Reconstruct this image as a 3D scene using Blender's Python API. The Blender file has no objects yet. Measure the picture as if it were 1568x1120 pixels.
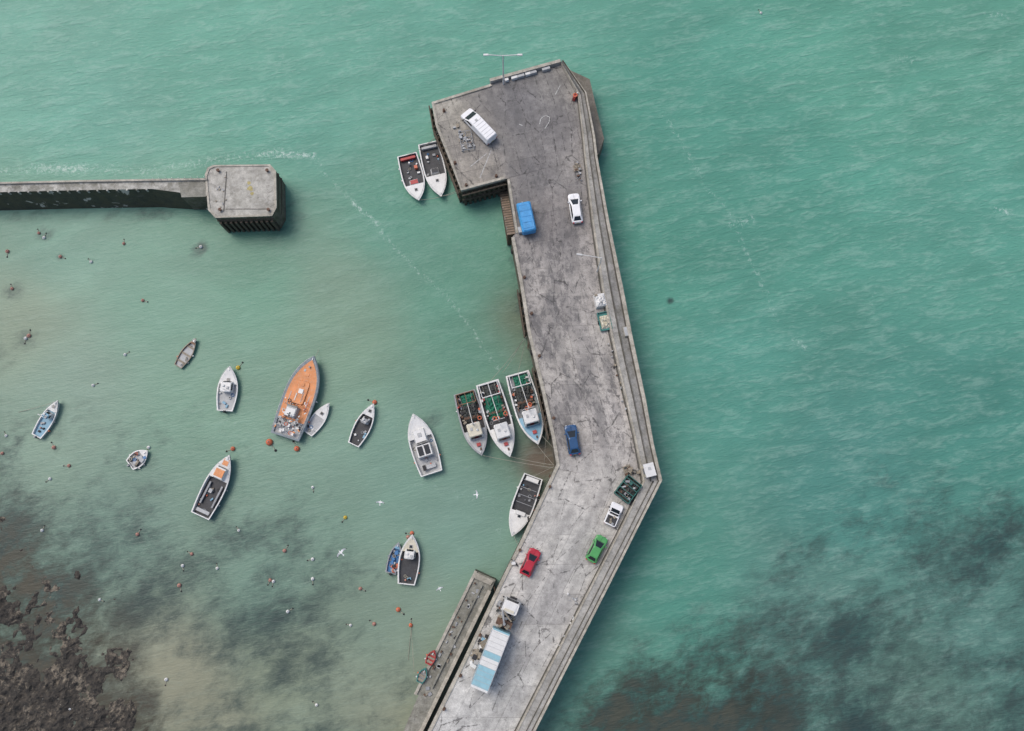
import bpy, math, random
import numpy as np
from mathutils import Vector, Matrix
random.seed(7)
R=random.random
def U(a,b): return random.uniform(a,b)
sc=bpy.context.scene
H=120.0; T=math.radians(11); F=1207.0; DZ=5.0
cT,sT=math.cos(T),math.sin(T)
# image pixels -> world metres : unprojects through the camera to a given height
def S(u,v,z=0.0):
    x=(u-784)/F; y=-(v-559.5)/F
    dy=y*cT+sT; dz=y*sT-cT; k=(z-H)/dz
    return (x*k,dy*k,z)
def lin(c):
    c=c/255.0
    return c/12.92 if c<=0.04045 else ((c+0.055)/1.055)**2.4
EXPO=0.95
# ------------------------------------------------------------ materials
class NT:
    def __init__(s,name):
        s.mat=bpy.data.materials.new(name); s.mat.use_nodes=True
        s.t=s.mat.node_tree; s.bsdf=s.t.nodes['Principled BSDF']
    def n(s,typ,ins=None,**pr):
        nd=s.t.nodes.new(typ)
        for k,v in pr.items(): setattr(nd,k,v)
        for k,v in (ins or {}).items():
            if isinstance(v,bpy.types.NodeSocket): s.t.links.new(v,nd.inputs[k])
            else: nd.inputs[k].default_value=v
        return nd
    def set(s,k,v):
        if isinstance(v,bpy.types.NodeSocket): s.t.links.new(v,s.bsdf.inputs[k])
        else: s.bsdf.inputs[k].default_value=v
    def pos(s): return s.n('ShaderNodeNewGeometry').outputs['Position']
    def obj(s): return s.n('ShaderNodeTexCoord').outputs['Object']
    def map(s,vec,scale=(1,1,1),rot=0.0):
        return s.n('ShaderNodeMapping',{'Vector':vec,'Scale':tuple(1/q for q in scale),'Rotation':(0,0,rot)},vector_type='TEXTURE').outputs[0]
    def noise(s,vec,scale,detail=5,rough=.55,dist=0):
        return s.n('ShaderNodeTexNoise',{'Vector':vec,'Scale':scale,'Detail':detail,'Roughness':rough,'Distortion':dist}).outputs['Fac']
    def rng(s,v,a,b,c=0.0,d=1.0):
        return s.n('ShaderNodeMapRange',{'Value':v,'From Min':a,'From Max':b,'To Min':c,'To Max':d},interpolation_type='SMOOTHSTEP').outputs[0]
    def math(s,op,a,b=0.0):
        return s.n('ShaderNodeMath',{0:a,1:b},operation=op).outputs[0]
    def mix(s,f,a,b,blend='MIX'):
        return s.n('ShaderNodeMix',{0:f,6:a,7:b},data_type='RGBA',blend_type=blend).outputs[2]
    def grey(s,v):
        return s.n('ShaderNodeCombineColor',{0:v,1:v,2:v}).outputs[0]
    def attr(s,name,out='Color'):
        return s.n('ShaderNodeAttribute',attribute_name=name).outputs[out]
    def bump(s,h,strength=.3,dist=.05):
        return s.n('ShaderNodeBump',{'Height':h,'Strength':strength,'Distance':dist}).outputs[0]
_mc={}
def mat(name,rgb,rough=.6,var=.18,scale=1.5,dirt=.25,dcol=(.06,.05,.04,1),metal=0,bump=.0):
    if name in _mc: return _mc[name]
    m=NT(name); o=m.obj()
    if len(rgb)==3: rgb=(*rgb,1)
    n1=m.noise(o,scale,5,.65); n2=m.noise(o,scale*5,4,.6)
    c=m.mix(1.0,rgb,m.grey(m.rng(n1,.25,.75,1-var,1+var*.6)),'MULTIPLY')
    c=m.mix(m.math('MULTIPLY',m.rng(n2,.5,.72),dirt),c,dcol)
    m.set('Base Color',c); m.set('Roughness',rough); m.set('Metallic',metal)
    if bump>0: m.set('Normal',m.bump(n2,bump,.05))
    _mc[name]=m.mat
    return m.mat
white=mat('weathered_white_paint',(.68,.68,.66),.45,.1,1.2,.28,(.3,.25,.18,1))
cleanwhite=mat('white_car_paint',(.8,.8,.8),.25,.04,1,.05,(.4,.38,.35,1))
cream=mat('cream_gelcoat',(.62,.58,.46),.5,.12,1.5,.3,(.25,.2,.12,1))
grey=mat('grey_paint',(.28,.29,.3),.5,.2,1.5,.3)
lgrey=mat('light_grey_deck_paint',(.42,.43,.43),.6,.15,1.5,.35)
dark=mat('black_rubber',(.02,.02,.022),.7,.3,3,.3,(.08,.08,.08,1))
ddeck=mat('dark_wet_deck',(.035,.037,.042),.6,.35,2,.45,(.12,.11,.1,1))
glass=mat('tinted_glass',(.015,.02,.025),.08,.1,1,.05)
orange=mat('orange_deck_paint',(.68,.27,.1),.6,.2,.9,.5,(.55,.45,.36,1))
orangeb=mat('orange_buoy_plastic',(.6,.15,.07),.5,.15,4,.35,(.2,.12,.08,1))
pinkb=mat('faded_pink_buoy_plastic',(.45,.22,.17),.55,.15,4,.4,(.15,.1,.08,1))
yellowb=mat('yellow_buoy_plastic',(.65,.45,.04),.5,.15,4,.2)
navy=mat('blue_grey_hull_paint',(.15,.19,.22),.45,.2,1.5,.3,(.2,.2,.2,1))
blue=mat('blue_hull_paint',(.04,.17,.38),.4,.15,1.5,.25)
ltblue=mat('light_blue_paint',(.18,.36,.48),.5,.15,1.5,.25,(.4,.4,.4,1))
tarpblue=mat('blue_tarpaulin',(.05,.29,.6),.5,.22,1.6,.15,(.02,.12,.3,1),0,.6)
carblue=mat('dark_blue_car_paint',(.02,.075,.18),.25,.08,1,.1)
cargreen=mat('green_car_paint',(.08,.32,.1),.3,.08,1,.1)
carred=mat('red_car_paint',(.42,.02,.04),.3,.1,1,.1)
red=mat('red_paint',(.42,.05,.045),.5,.2,2,.35)
brown=mat('varnished_brown_wood',(.2,.11,.06),.6,.3,3,.4)
timber=mat('wet_timber_piles',(.09,.07,.05),.8,.4,3,.5,(.02,.025,.015,1),0,.5)
teal=mat('teal_paint',(.04,.2,.18),.5,.2,2,.3)
greenskip=mat('green_skip_paint',(.03,.14,.12),.55,.25,1.2,.35)
netgreen=mat('green_trawl_net',(.03,.21,.13),.9,.6,5,.6,(.01,.05,.035,1),0,1)
netdark=mat('dark_trawl_net',(.08,.085,.08),.9,.6,5,.6,(.01,.01,.01,1),0,1)
rope=mat('mooring_rope_fibre',(.33,.31,.25),.9,.2,4,.3)
steel=mat('galvanised_steel',(.55,.56,.57),.4,.15,3,.15,(.3,.28,.25,1),.3)
rust=mat('rusty_steel',(.13,.075,.05),.8,.4,3,.5)
pallet=mat('pallet_wood',(.3,.26,.2),.8,.3,3,.4)
redl=mat('red_lamp_glass',(.4,.01,.01),.3)
skin_y=mat('yellow_fishbox_plastic',(.6,.43,.08),.5,.2,3,.3)
turq=mat('turquoise_lorry_curtain',(.26,.47,.54),.5,.12,.6,.25,(.2,.3,.3,1),0,.3)
# ------------------------------------------------------------ mesh builder
def outline(x0,x1,w,r,n=4):
    pts=[];fl=[]
    r=min(r,w/2-.001,(x1-x0)/2-.001)
    for cx,cy,a0 in ((x1-r,w/2-r,0),(x0+r,w/2-r,90),(x0+r,-w/2+r,180),(x1-r,-w/2+r,270)):
        for i in range(n+1):
            a=math.radians(a0+90*i/n); pts.append((cx+r*math.cos(a),cy+r*math.sin(a))); fl.append(i<n)
    return pts,fl
class MB:
    def __init__(s): s.v=[];s.f=[];s.m=[];s.sm=[];s.mats=[]
    def mi(s,m):
        if m not in s.mats: s.mats.append(m)
        return s.mats.index(m)
    def add(s,vs,fs,m,smooth=False,M=None):
        b=len(s.v)
        for p in vs: s.v.append(tuple(M@Vector(p)) if M is not None else tuple(p))
        for i,f in enumerate(fs):
            s.f.append(tuple(b+k for k in f)); s.m.append(s.mi(m[i] if isinstance(m,list) else m)); s.sm.append(smooth)
    def box(s,c,d,m,rz=0,top=(1,1),ry=0,rx=0):
        x,y,z=d[0]/2,d[1]/2,d[2]/2; a,b=top
        vs=[(-x,-y,-z),(x,-y,-z),(x,y,-z),(-x,y,-z),(-x*a,-y*b,z),(x*a,-y*b,z),(x*a,y*b,z),(-x*a,y*b,z)]
        M=Matrix.Translation(c)@Matrix.Rotation(rz,4,'Z')@Matrix.Rotation(ry,4,'Y')@Matrix.Rotation(rx,4,'X')
        s.add(vs,[(3,2,1,0),(4,5,6,7),(0,1,5,4),(1,2,6,5),(2,3,7,6),(3,0,4,7)],m,False,M)
    def cyl(s,p0,p1,r0,m,r1=None,n=10,smooth=True):
        p0=Vector(p0);p1=Vector(p1);r1=r0 if r1 is None else r1
        d=(p1-p0); q=d.to_track_quat('Z','Y').to_matrix()
        vs=[]
        for p,r in ((p0,r0),(p1,r1)):
            for i in range(n):
                a=2*math.pi*i/n; vs.append(p+q@Vector((r*math.cos(a),r*math.sin(a),0)))
        s.add(vs,[(i,(i+1)%n,n+(i+1)%n,n+i) for i in range(n)],m,smooth)
        s.add(vs[:n],[tuple(range(n-1,-1,-1))],m); s.add(vs[n:],[tuple(range(n))],m)
    def ball(s,c,r,m,sc3=(1,1,1),n=12,k=7,jit=0):
        vs=[];fs=[]
        for j in range(k+1):
            t=math.pi*j/k
            for i in range(n):
                a=2*math.pi*i/n; q=1+U(-jit,jit)
                vs.append((c[0]+r*q*sc3[0]*math.sin(t)*math.cos(a),c[1]+r*q*sc3[1]*math.sin(t)*math.sin(a),c[2]+r*q*sc3[2]*math.cos(t)))
        for j in range(k):
            for i in range(n):
                fs.append((j*n+i,(j+1)*n+i,(j+1)*n+(i+1)%n,j*n+(i+1)%n))
        s.add(vs,fs,m,jit==0)
    def torus(s,c,r,q,m,n=14,k=6,rx=0,rz=0):
        vs=[];fs=[]
        M=Matrix.Translation(c)@Matrix.Rotation(rz,4,'Z')@Matrix.Rotation(rx,4,'X')
        for i in range(n):
            a=2*math.pi*i/n
            for j in range(k):
                b=2*math.pi*j/k; vs.append(((r+q*math.cos(b))*math.cos(a),(r+q*math.cos(b))*math.sin(a),q*math.sin(b)))
        for i in range(n):
            for j in range(k): fs.append((i*k+j,((i+1)%n)*k+j,((i+1)%n)*k+(j+1)%k,i*k+(j+1)%k))
        s.add(vs,fs,m,True,M)
    def loft(s,rings,mats,smooth=False,flags=None,cmat=None,cap=None):
        n=len(rings[0])
        for k in range(len(rings)-1):
            mm=mats[k] if isinstance(mats,(list,tuple)) else mats
            ml=[(cmat if (flags and flags[i] and cmat) else mm) for i in range(n)]
            bb=list(rings[k])+list(rings[k+1])
            fs=[(i,(i+1)%n,n+(i+1)%n,n+i) for i in range(n)]
            s.add(bb,fs,ml,smooth)
        if cap: s.add(rings[-1],[tuple(range(n))],cap)
    def prism(s,poly,z0,z1,ms,mt,base=None):
        n=len(poly); base=base or poly
        a=sum(poly[i][0]*poly[(i+1)%n][1]-poly[(i+1)%n][0]*poly[i][1] for i in range(n))
        if a<0: poly=poly[::-1]; base=base[::-1]
        vs=[(p[0],p[1],z0) for p in base]+[(p[0],p[1],z1) for p in poly]
        s.add(vs,[(i,(i+1)%n,n+(i+1)%n,n+i) for i in range(n)],ms)
        s.add(vs[n:],[tuple(range(n))],mt)
    def heap(s,c,lx,ly,h,m,n=12,jit=.35,rz=0):
        vs=[];fs=[]
        M=Matrix.Translation(c)@Matrix.Rotation(rz,4,'Z')
        for i in range(n+1):
            for j in range(n+1):
                x=2*i/n-1;y=2*j/n-1
                e=max(0,1-max(abs(x),abs(y))**4)
                vs.append((x*lx/2+U(-.04,.04),y*ly/2+U(-.04,.04),h*e*(1-jit*R())))
        for i in range(n):
            for j in range(n):
                a=i*(n+1)+j; fs.append((a,a+n+1,a+n+2,a+1))
        s.add(vs,fs,m,False,M)
    def build(s,name,loc=(0,0,0),rz=0):
        me=bpy.data.meshes.new(name); me.from_pydata(s.v,[],s.f)
        for m in s.mats: me.materials.append(m)
        me.polygons.foreach_set('material_index',s.m); me.polygons.foreach_set('use_smooth',s.sm)
        me.update(); o=bpy.data.objects.new(name,me); sc.collection.objects.link(o)
        o.location=loc; o.rotation_euler=(0,0,rz); return o
def frame(p0,p1,z):
    a=Vector(S(p0[0],p0[1],z)); b=Vector(S(p1[0],p1[1],z)); d=b-a
    return (a+b)/2,d.length,math.atan2(d.y,d.x)
# ------------------------------------------------------------ numeric helpers
def vnoise(x,y,seed=0):
    xi=np.floor(x).astype(int); yi=np.floor(y).astype(int); xf=x-xi; yf=y-yi
    def h(a,b):
        t=np.sin(a*127.1+b*311.7+seed*74.7)*43758.5453; return t-np.floor(t)
    u=xf*xf*(3-2*xf); v=yf*yf*(3-2*yf)
    return (h(xi,yi)*(1-u)+h(xi+1,yi)*u)*(1-v)+(h(xi,yi+1)*(1-u)+h(xi+1,yi+1)*u)*v
def fbm(x,y,o=5,seed=0):
    t=0;a=.5;s=0
    for i in range(o): t=t+a*vnoise(x*2**i,y*2**i,seed+i); s+=a; a*=.5
    return t/s
def shep(X,Y,ctrl,z,s=7.0):
    num=0;den=0
    for c in ctrl:
        p=S(c[0],c[1],z); w=1/((X-p[0])**2+(Y-p[1])**2+s*s)**2
        val=np.array(c[2:],dtype=float)
        num=num+w[:,None]*val[None,:]; den=den+w
    return num/den[:,None]
def segd(X,Y,pl,z=0):
    d=np.full(X.shape,1e9)
    ps=[S(a,b,z) for a,b in pl]
    for a,b in zip(ps[:-1],ps[1:]):
        dx,dy=b[0]-a[0],b[1]-a[1]; t=np.clip(((X-a[0])*dx+(Y-a[1])*dy)/(dx*dx+dy*dy),0,1)
        d=np.minimum(d,np.hypot(X-a[0]-t*dx,Y-a[1]-t*dy))
    return d
def colattr(me,name,arr):
    a=me.attributes.new(name,'FLOAT_COLOR','POINT')
    f=np.ones((len(arr),4),dtype=np.float32); f[:,:3]=arr; a.data.foreach_set('color',f.ravel())
def fattr(me,name,arr):
    a=me.attributes.new(name,'FLOAT','POINT'); a.data.foreach_set('value',arr.astype(np.float32))
def gridmesh(name,X,Y,Z,nx,ny,mat_,smooth=True):
    me=bpy.data.meshes.new(name)
    vs=np.stack([X,Y,Z],1)
    i=np.arange(ny-1)[:,None]*nx+np.arange(nx-1)[None,:]
    fs=np.stack([i,i+1,i+nx+1,i+nx],-1).reshape(-1,4)
    me.vertices.add(len(vs)); me.vertices.foreach_set('co',vs.astype(np.float32).ravel())
    me.loops.add(fs.size); me.loops.foreach_set('vertex_index',fs.ravel().astype(np.int32))
    me.polygons.add(len(fs)); me.polygons.foreach_set('loop_start',np.arange(0,fs.size,4,dtype=np.int32))
    me.polygons.foreach_set('use_smooth',np.full(len(fs),smooth))
    me.update(calc_edges=True); me.materials.append(mat_)
    o=bpy.data.objects.new(name,me); sc.collection.objects.link(o); return o,me
slin=np.vectorize(lin)
# shoreline
ln=[(-150,740),(-20,870),(45,905),(95,960),(150,1010),(200,1065),(235,1130),(260,1260)]
lw=[S(a,b) for a,b in ln]
def shored(x,y): return (np.interp(x,[p[0] for p in lw],[p[1] for p in lw],right=-80)-y)*.72
# ------------------------------------------------------------ WATER
geo=[3**k*20 for k in range(0,5)]
xs=np.concatenate([[-96-g for g in geo[::-1]],np.arange(-96,96.01,.4),[96+g for g in geo]])
ys=np.concatenate([[-42-g for g in geo[::-1]],np.arange(-42,98.01,.4),[98+g for g in geo]])
XX,YY=np.meshgrid(xs,ys); X=XX.ravel();Y=YY.ravel()
tint=[(50,50,114,178,157),(300,80,106,174,152),(780,40,100,169,148),(1500,50,97,165,143),(1200,300,88,160,140),(1500,400,91,160,141),
(1050,200,87,158,138),(1100,600,86,156,139),(1500,650,80,147,132),(1300,750,78,140,128),(1020,900,82,150,132),(450,200,101,169,148),
(150,180,110,175,155),(100,370,110,160,140),(250,450,105,156,134),(400,430,97,153,129),(520,440,114,153,131),(540,520,112,151,128),(600,350,93,155,133),
(700,450,91,152,129),(100,600,122,158,140),(20,500,132,160,137),(300,620,111,156,134),(500,750,114,154,135),(700,800,115,157,140),
(200,790,113,150,133),(400,900,108,146,129),(600,950,122,154,135),(270,1040,142,153,130),(500,1060,130,154,133),(50,700,122,156,137),
(620,1000,124,153,134),(430,1040,132,154,130),(330,1110,138,151,128),(800,650,98,138,116),(1250,950,90,138,126),(1500,950,92,142,130),(1400,1080,97,138,124),
(930,1000,90,148,130),(1000,400,85,156,136),(650,80,103,171,150),(1350,100,95,165,143),(620,700,112,155,137),(740,500,93,148,126)]
TC=shep(X,Y,tint,0,6.0)
for (u,v,r,c,a) in [(795,485,4,(102,112,92),.8),(830,705,3.4,(104,102,88),1.3),(806,540,3,(105,122,102),.6),(610,1110,8,(136,146,124),.6),(790,480,7,(98,130,108),.4)]:
    p=S(u,v,0); g=(a*np.exp(-((X-p[0])**2+(Y-p[1])**2)/(r*r)))[:,None]; g=np.minimum(g,1)
    TC=TC*(1-g)+np.array(c)[None,:]*g
TCL=slin(np.clip(TC,0,255))/EXPO*np.array([.93,.79,.80])
weed_shade=[(1000,1065,1.0),(1150,1085,1.02),(1080,1020,.85),(1300,1000,.8),(1450,890,.66),(1560,820,.62),(1200,960,.68),(940,1105,.92),(1400,1110,.62),(1350,860,.42),
(1560,1050,.5),(1100,880,.1),(1250,880,.34),(1450,780,.36),(1560,700,.15),(1300,1100,.85),(1500,1000,.55),(1420,960,.55),
(0,830,.8),(100,850,.78),(180,930,.78),(60,950,.9),(60,1060,.95),(350,960,.68),(300,870,.58),(480,980,.6),(260,1030,.32),(200,830,.62),(400,1090,.58),(600,1080,.45),(480,870,.4),(380,860,.48),
(560,940,.42),(100,740,.25),(300,780,.14),(600,800,.08),(900,980,.15),(860,1060,.35),(1000,940,.1),(1200,750,.05),(1000,800,0),(1400,600,0),(1200,500,0),(800,300,0),(400,300,0),(200,500,0),(500,600,0),(700,700,0),(200,100,0),(1000,100,0),(1500,200,0),(650,900,.12),(680,1000,.15),(540,1040,.42)]
W=shep(X,Y,weed_shade,0,5.0)[:,0]
for (u,v,r,a) in [(70,358,2,.6),(310,377,1.2,.7),(300,385,1.5,.6),(18,447,2.2,.6),(38,520,2.4,.6),(92,393,.8,.6),(140,400,.8,.5),(10,690,1.6,.6),(30,677,1.6,.6),(55,665,1.6,.55),(445,330,3,.45),(430,345,4,.45),(1026,460,.6,.9),(85,690,1,.55),(190,375,.7,.5),(415,888,1.2,.6),(280,866,.8,.6),
  (665,640,2.2,.45),(725,300,3,.5),(800,470,2.5,.55),(790,400,1.5,.45),(340,345,3,.5)]:
    p=S(u,v,0); W=np.maximum(W,a*np.exp(-((X-p[0])**2+(Y-p[1])**2)/(r*r)))
W=np.maximum(W,.45*np.exp(-(segd(X,Y,[(780,370),(795,450),(806,520),(830,620),(840,670)])/1.6)**2))  # algae fringe by the pier, plus occlusion shading painted into the water colour
W=np.maximum(W,.4*np.exp(-(segd(X,Y,[(0,330),(200,326),(310,330)])/2.0)**2))  # breakwater's shadow on the water, painted in as a darker band
W=np.maximum(W,.4*np.exp(-(segd(X,Y,[(840,770),(770,880)])/1.3)**2))  # same algae fringe and painted occlusion along the lower pier
sdw=shored(X,Y); W=np.maximum(W,.82*np.exp(-(np.minimum(sdw,0)/7.5)**2)*(X<-35)*(Y<25))
BR=np.clip(np.exp(-(np.minimum(sdw,0)/7)**2)*(X<-35)*(Y<25),0,1)
BR=np.maximum(BR,.8*np.exp(-(segd(X,Y,[(960,1100),(1150,1080)])/9)**2))
fo=[([(430,235),(480,240),(495,262),(520,290),(570,335),(600,375),(640,415),(680,450),(720,500),(745,540),(765,565)],.75,.58),
    ([(0,262),(80,256),(160,258),(230,262),(300,250),(350,242),(430,234)],1.6,.6),([(400,236),(480,238)],.8,.9),([(60,258),(130,258)],1.4,.8),([(540,310),(580,345)],.6,.8),
    ([(1015,170),(1060,250),(1085,290),(1120,330),(1140,380),(1165,430),(1190,490)],.9,.55),
    ([(1240,110),(1290,155),(1310,220),(1300,290)],.8,.42),([(440,60),(425,110),(400,160)],.8,.45),
    ([(1120,345),(1150,335)],1.4,.6),([(1215,520),(1235,535)],1,.6),([(1525,320),(1545,325)],1,.7),([(1375,88),(1400,92)],1.2,.6),([(1510,20),(1540,25)],1,.6),
    ([(330,640),(405,658)],.6,.45),([(640,745),(760,765),(765,850)],1.4,.4),([(1340,440),(1330,500)],1,.42),([(630,90),(640,140),(660,170)],1,.4)]
FO=np.zeros_like(X)
for pl,wd,a in fo: FO=np.maximum(FO,a*np.exp(-(segd(X,Y,pl)/wd)**2))
harb=[(300,500,0),(600,600,0),(100,450,0),(500,800,0),(200,900,0),(700,400,.1),(600,250,.6),(740,350,.1),(100,200,1),(400,150,1),(700,60,1),(1000,300,.9),(1300,200,1),(1300,600,.9),(1050,800,.6),(1300,900,.7),(700,900,0),(0,600,0),(100,350,.05),(400,380,.1),(1050,1050,.5)]
CH=np.clip(shep(X,Y,harb,0,4.0)[:,0],0,1)
w=NT('sea_water'); pos=w.pos()
ti=w.attr('tint'); wd=w.attr('weed_shade','Fac'); fm=w.attr('foam','Fac'); ch=w.attr('chop','Fac'); br=w.attr('brown','Fac')
big=w.noise(pos,.03,3,.6); str_=w.noise(w.map(pos,(.05,.13,1),.35),1.0,4,.6,.6)
sw=w.noise(w.map(pos,(.16,.62,1),.14),1.0,3,.6,.5)
chp=w.noise(w.map(pos,(.7,2.3,1),.2),1.0,4,.7,.2)
c=w.mix(1.0,ti,w.grey(w.rng(big,.3,.7,.93,1.07)),'MULTIPLY')
c=w.mix(1.0,c,w.grey(w.rng(str_,.3,.7,.93,1.07)),'MULTIPLY')
chf=w.math('ADD',w.math('MULTIPLY',ch,.75),.25)
mod=w.math('MULTIPLY',w.rng(w.math('ADD',w.math('MULTIPLY',sw,.5),w.math('MULTIPLY',chp,.5)),.46,.64),w.math('MULTIPLY',chf,.24))
c=w.mix(mod,c,(.42,.58,.5,1))  # lighter crests painted into the colour, imitating light scattered in the waves
n1=w.noise(w.map(pos,(.75,1.3,1),.45),.085,6,.62,.4); n2=w.noise(w.map(pos,(.8,1.2,1),.45),.36,6,.76,.3)
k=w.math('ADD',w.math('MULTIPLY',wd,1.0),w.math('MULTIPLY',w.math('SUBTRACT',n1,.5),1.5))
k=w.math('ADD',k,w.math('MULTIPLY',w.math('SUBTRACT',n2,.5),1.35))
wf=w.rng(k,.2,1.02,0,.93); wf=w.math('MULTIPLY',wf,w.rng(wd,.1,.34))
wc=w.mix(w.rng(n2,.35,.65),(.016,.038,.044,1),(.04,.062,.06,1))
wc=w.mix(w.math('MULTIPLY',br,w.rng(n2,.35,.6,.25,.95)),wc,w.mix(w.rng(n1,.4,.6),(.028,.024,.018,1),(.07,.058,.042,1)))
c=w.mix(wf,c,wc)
fn=w.noise(pos,1.5,6,.82,.6)
ff=w.math('MULTIPLY',w.rng(w.math('ADD',fn,w.math('MULTIPLY',fm,.22)),.62,.76),w.rng(fm,.1,.9,0,.55))
sp=w.math('MULTIPLY',w.rng(w.noise(w.map(pos,(.6,1.2,1),.2),1.5,6,.8,.4),.685,.76,0,.5),chf)
c=w.mix(w.math('MAXIMUM',ff,sp),c,(.66,.75,.7,1))
w.set('Base Color',c); w.set('Roughness',.25); w.set('IOR',1.33); w.set('Specular IOR Level',.3)
hgt=w.math('ADD',w.math('MULTIPLY',sw,w.math('ADD',w.math('MULTIPLY',ch,.5),.05)),w.math('MULTIPLY',chp,w.math('ADD',w.math('MULTIPLY',ch,.3),.12)))
w.set('Normal',w.bump(hgt,.9,.6))
o,me=gridmesh('sea_water',X,Y,np.zeros_like(X),len(xs),len(ys),w.mat)
colattr(me,'tint',TCL); fattr(me,'weed_shade',W); fattr(me,'foam',FO); fattr(me,'chop',CH); fattr(me,'brown',BR)
# ------------------------------------------------------------ SHORE (seaweed covered rocks)
rk=NT('seaweed_covered_rock'); pos=rk.pos()
a=rk.noise(pos,.26,7,.78,.6); b=rk.noise(pos,1.6,6,.8)
c=rk.mix(rk.rng(b,.35,.65),(.014,.013,.011,1),(.06,.05,.038,1))
tn=rk.math('MULTIPLY',rk.rng(a,.49,.62),rk.rng(b,.4,.58))
c=rk.mix(rk.math('MULTIPLY',tn,.9),c,(.25,.21,.155,1))
c=rk.mix(rk.rng(rk.noise(pos,2.6,5,.78),.63,.69,0,.75),c,(.42,.4,.34,1))
rk.set('Base Color',c); rk.set('Roughness',.75); rk.set('Normal',rk.bump(b,.6,.3))
gx=np.arange(-110,-38,.28); gy=np.arange(-60,14,.28)
GX,GY=np.meshgrid(gx,gy); gX=GX.ravel(); gY=GY.ravel()
dd=shored(gX,gY)
hz=-.16+dd*.05+(fbm(gX*.25,gY*.25,5,3)-.5)*1.5+(fbm(gX*1.3,gY*1.3,4,9)-.5)*.9
hz=np.clip(hz,-1.5,1.2); hz=np.where(dd<-9,-1.5,hz)
gridmesh('rocky_shore',gX,gY,hz,len(gx),len(gy),rk.mat,False)
# ------------------------------------------------------------ concrete
def concrete(name,tintattr=None,base=(.3,.29,.27,1),slab=False,moss=0.0,stain=.5,white_=0.0):
    m=NT(name); pos=m.pos()
    base=m.attr(tintattr) if tintattr else base
    n1=m.noise(pos,.22,5,.7,.3); n2=m.noise(pos,1.3,5,.74); n3=m.noise(pos,8,3,.7)
    c=m.mix(1.0,base,m.grey(m.rng(n1,.3,.7,.84,1.12)),'MULTIPLY')
    c=m.mix(1.0,c,m.grey(m.rng(n2,.3,.7,.76,1.2)),'MULTIPLY')
    c=m.mix(1.0,c,m.grey(m.rng(n3,.25,.75,.8,1.16)),'MULTIPLY')
    if slab:
        uv=m.n('ShaderNodeUVMap').outputs[0]
        wv=m.n('ShaderNodeTexNoise',{'Vector':uv,'Scale':1.2,'Detail':3}).outputs['Color']
        uvw=m.n('ShaderNodeVectorMath',{0:uv,1:m.n('ShaderNodeVectorMath',{0:wv,1:(.12,.12,0)},operation='MULTIPLY').outputs[0]},operation='ADD').outputs[0]
        br=m.n('ShaderNodeTexBrick',{'Vector':uvw,'Color1':(.84,.84,.85,1),'Color2':(1.08,1.08,1.07,1),'Mortar':(.42,.41,.4,1),'Scale':1.0,'Mortar Size':.035,'Brick Width':3.1,'Row Height':4.6,'Mortar Smooth':.5},offset=.0)
        c=m.mix(m.rng(m.noise(pos,.12,3,.6),.4,.6,.4,.9),c,br.outputs['Color'],'MULTIPLY')
        dk=m.attr('blotch','Fac')
        # soft damp zones then crisp broken stains
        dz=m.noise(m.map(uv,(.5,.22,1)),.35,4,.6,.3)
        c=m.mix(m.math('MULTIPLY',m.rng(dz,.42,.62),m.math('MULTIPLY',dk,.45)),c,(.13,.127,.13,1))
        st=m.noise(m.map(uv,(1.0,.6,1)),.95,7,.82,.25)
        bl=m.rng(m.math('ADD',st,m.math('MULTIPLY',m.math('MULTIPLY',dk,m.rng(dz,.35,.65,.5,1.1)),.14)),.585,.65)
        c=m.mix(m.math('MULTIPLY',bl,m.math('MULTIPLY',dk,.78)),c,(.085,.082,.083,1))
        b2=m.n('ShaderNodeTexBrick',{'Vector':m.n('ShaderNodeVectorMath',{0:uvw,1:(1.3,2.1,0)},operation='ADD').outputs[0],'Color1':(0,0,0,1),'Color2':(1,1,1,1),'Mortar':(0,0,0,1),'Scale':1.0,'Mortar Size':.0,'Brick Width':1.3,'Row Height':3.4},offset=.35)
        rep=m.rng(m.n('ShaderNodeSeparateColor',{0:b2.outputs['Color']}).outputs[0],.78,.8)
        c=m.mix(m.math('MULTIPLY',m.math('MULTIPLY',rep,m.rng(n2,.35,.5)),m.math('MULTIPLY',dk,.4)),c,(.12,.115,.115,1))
        lp=m.n('ShaderNodeTexVoronoi',{'Vector':m.map(uv,(.4,.18,1)),'Scale':1.0,'Randomness':.9},feature='DISTANCE_TO_EDGE').outputs['Distance']
        ck=m.rng(m.math('ADD',lp,m.math('MULTIPLY',m.math('SUBTRACT',n2,.5),.16)),0.0,.016,.7,0.0)
        c=m.mix(m.math('MULTIPLY',ck,m.rng(n1,.38,.5)),c,(.045,.042,.04,1))
        sp=m.n('ShaderNodeTexVoronoi',{'Vector':pos,'Scale':.8}).outputs['Distance']
        c=m.mix(m.rng(sp,.05,.09,.5,0),c,(.06,.055,.05,1))
        sx=m.n('ShaderNodeSeparateXYZ',{0:uv}).outputs[0]
        c=m.mix(m.rng(m.math('ABSOLUTE',m.math('SUBTRACT',m.math('ABSOLUTE',sx),1.6)),.2,.9,.2,0),c,(.12,.12,.12,1))
    c=m.mix(m.rng(m.noise(pos,.55,6,.8,.6),.55,.66,0,stain),c,(.09,.085,.075,1))
    if moss>0:
        c=m.mix(m.rng(m.noise(pos,.7,6,.74,.5),.42,.6,0,moss),c,(.075,.07,.04,1))
    if white_>0:
        c=m.mix(m.rng(m.noise(pos,.22,5,.6,.3),.59,.62,0,white_),c,(.5,.47,.41,1))
    m.set('Base Color',c); m.set('Roughness',.85); m.set('Normal',m.bump(n3,.4,.04))
    return m.mat
cdeck=concrete('pier_deck_concrete','tint',slab=True,stain=.25)
cpar=concrete('parapet_concrete',base=(.36,.355,.335,1),stain=.45,moss=.15)
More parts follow.
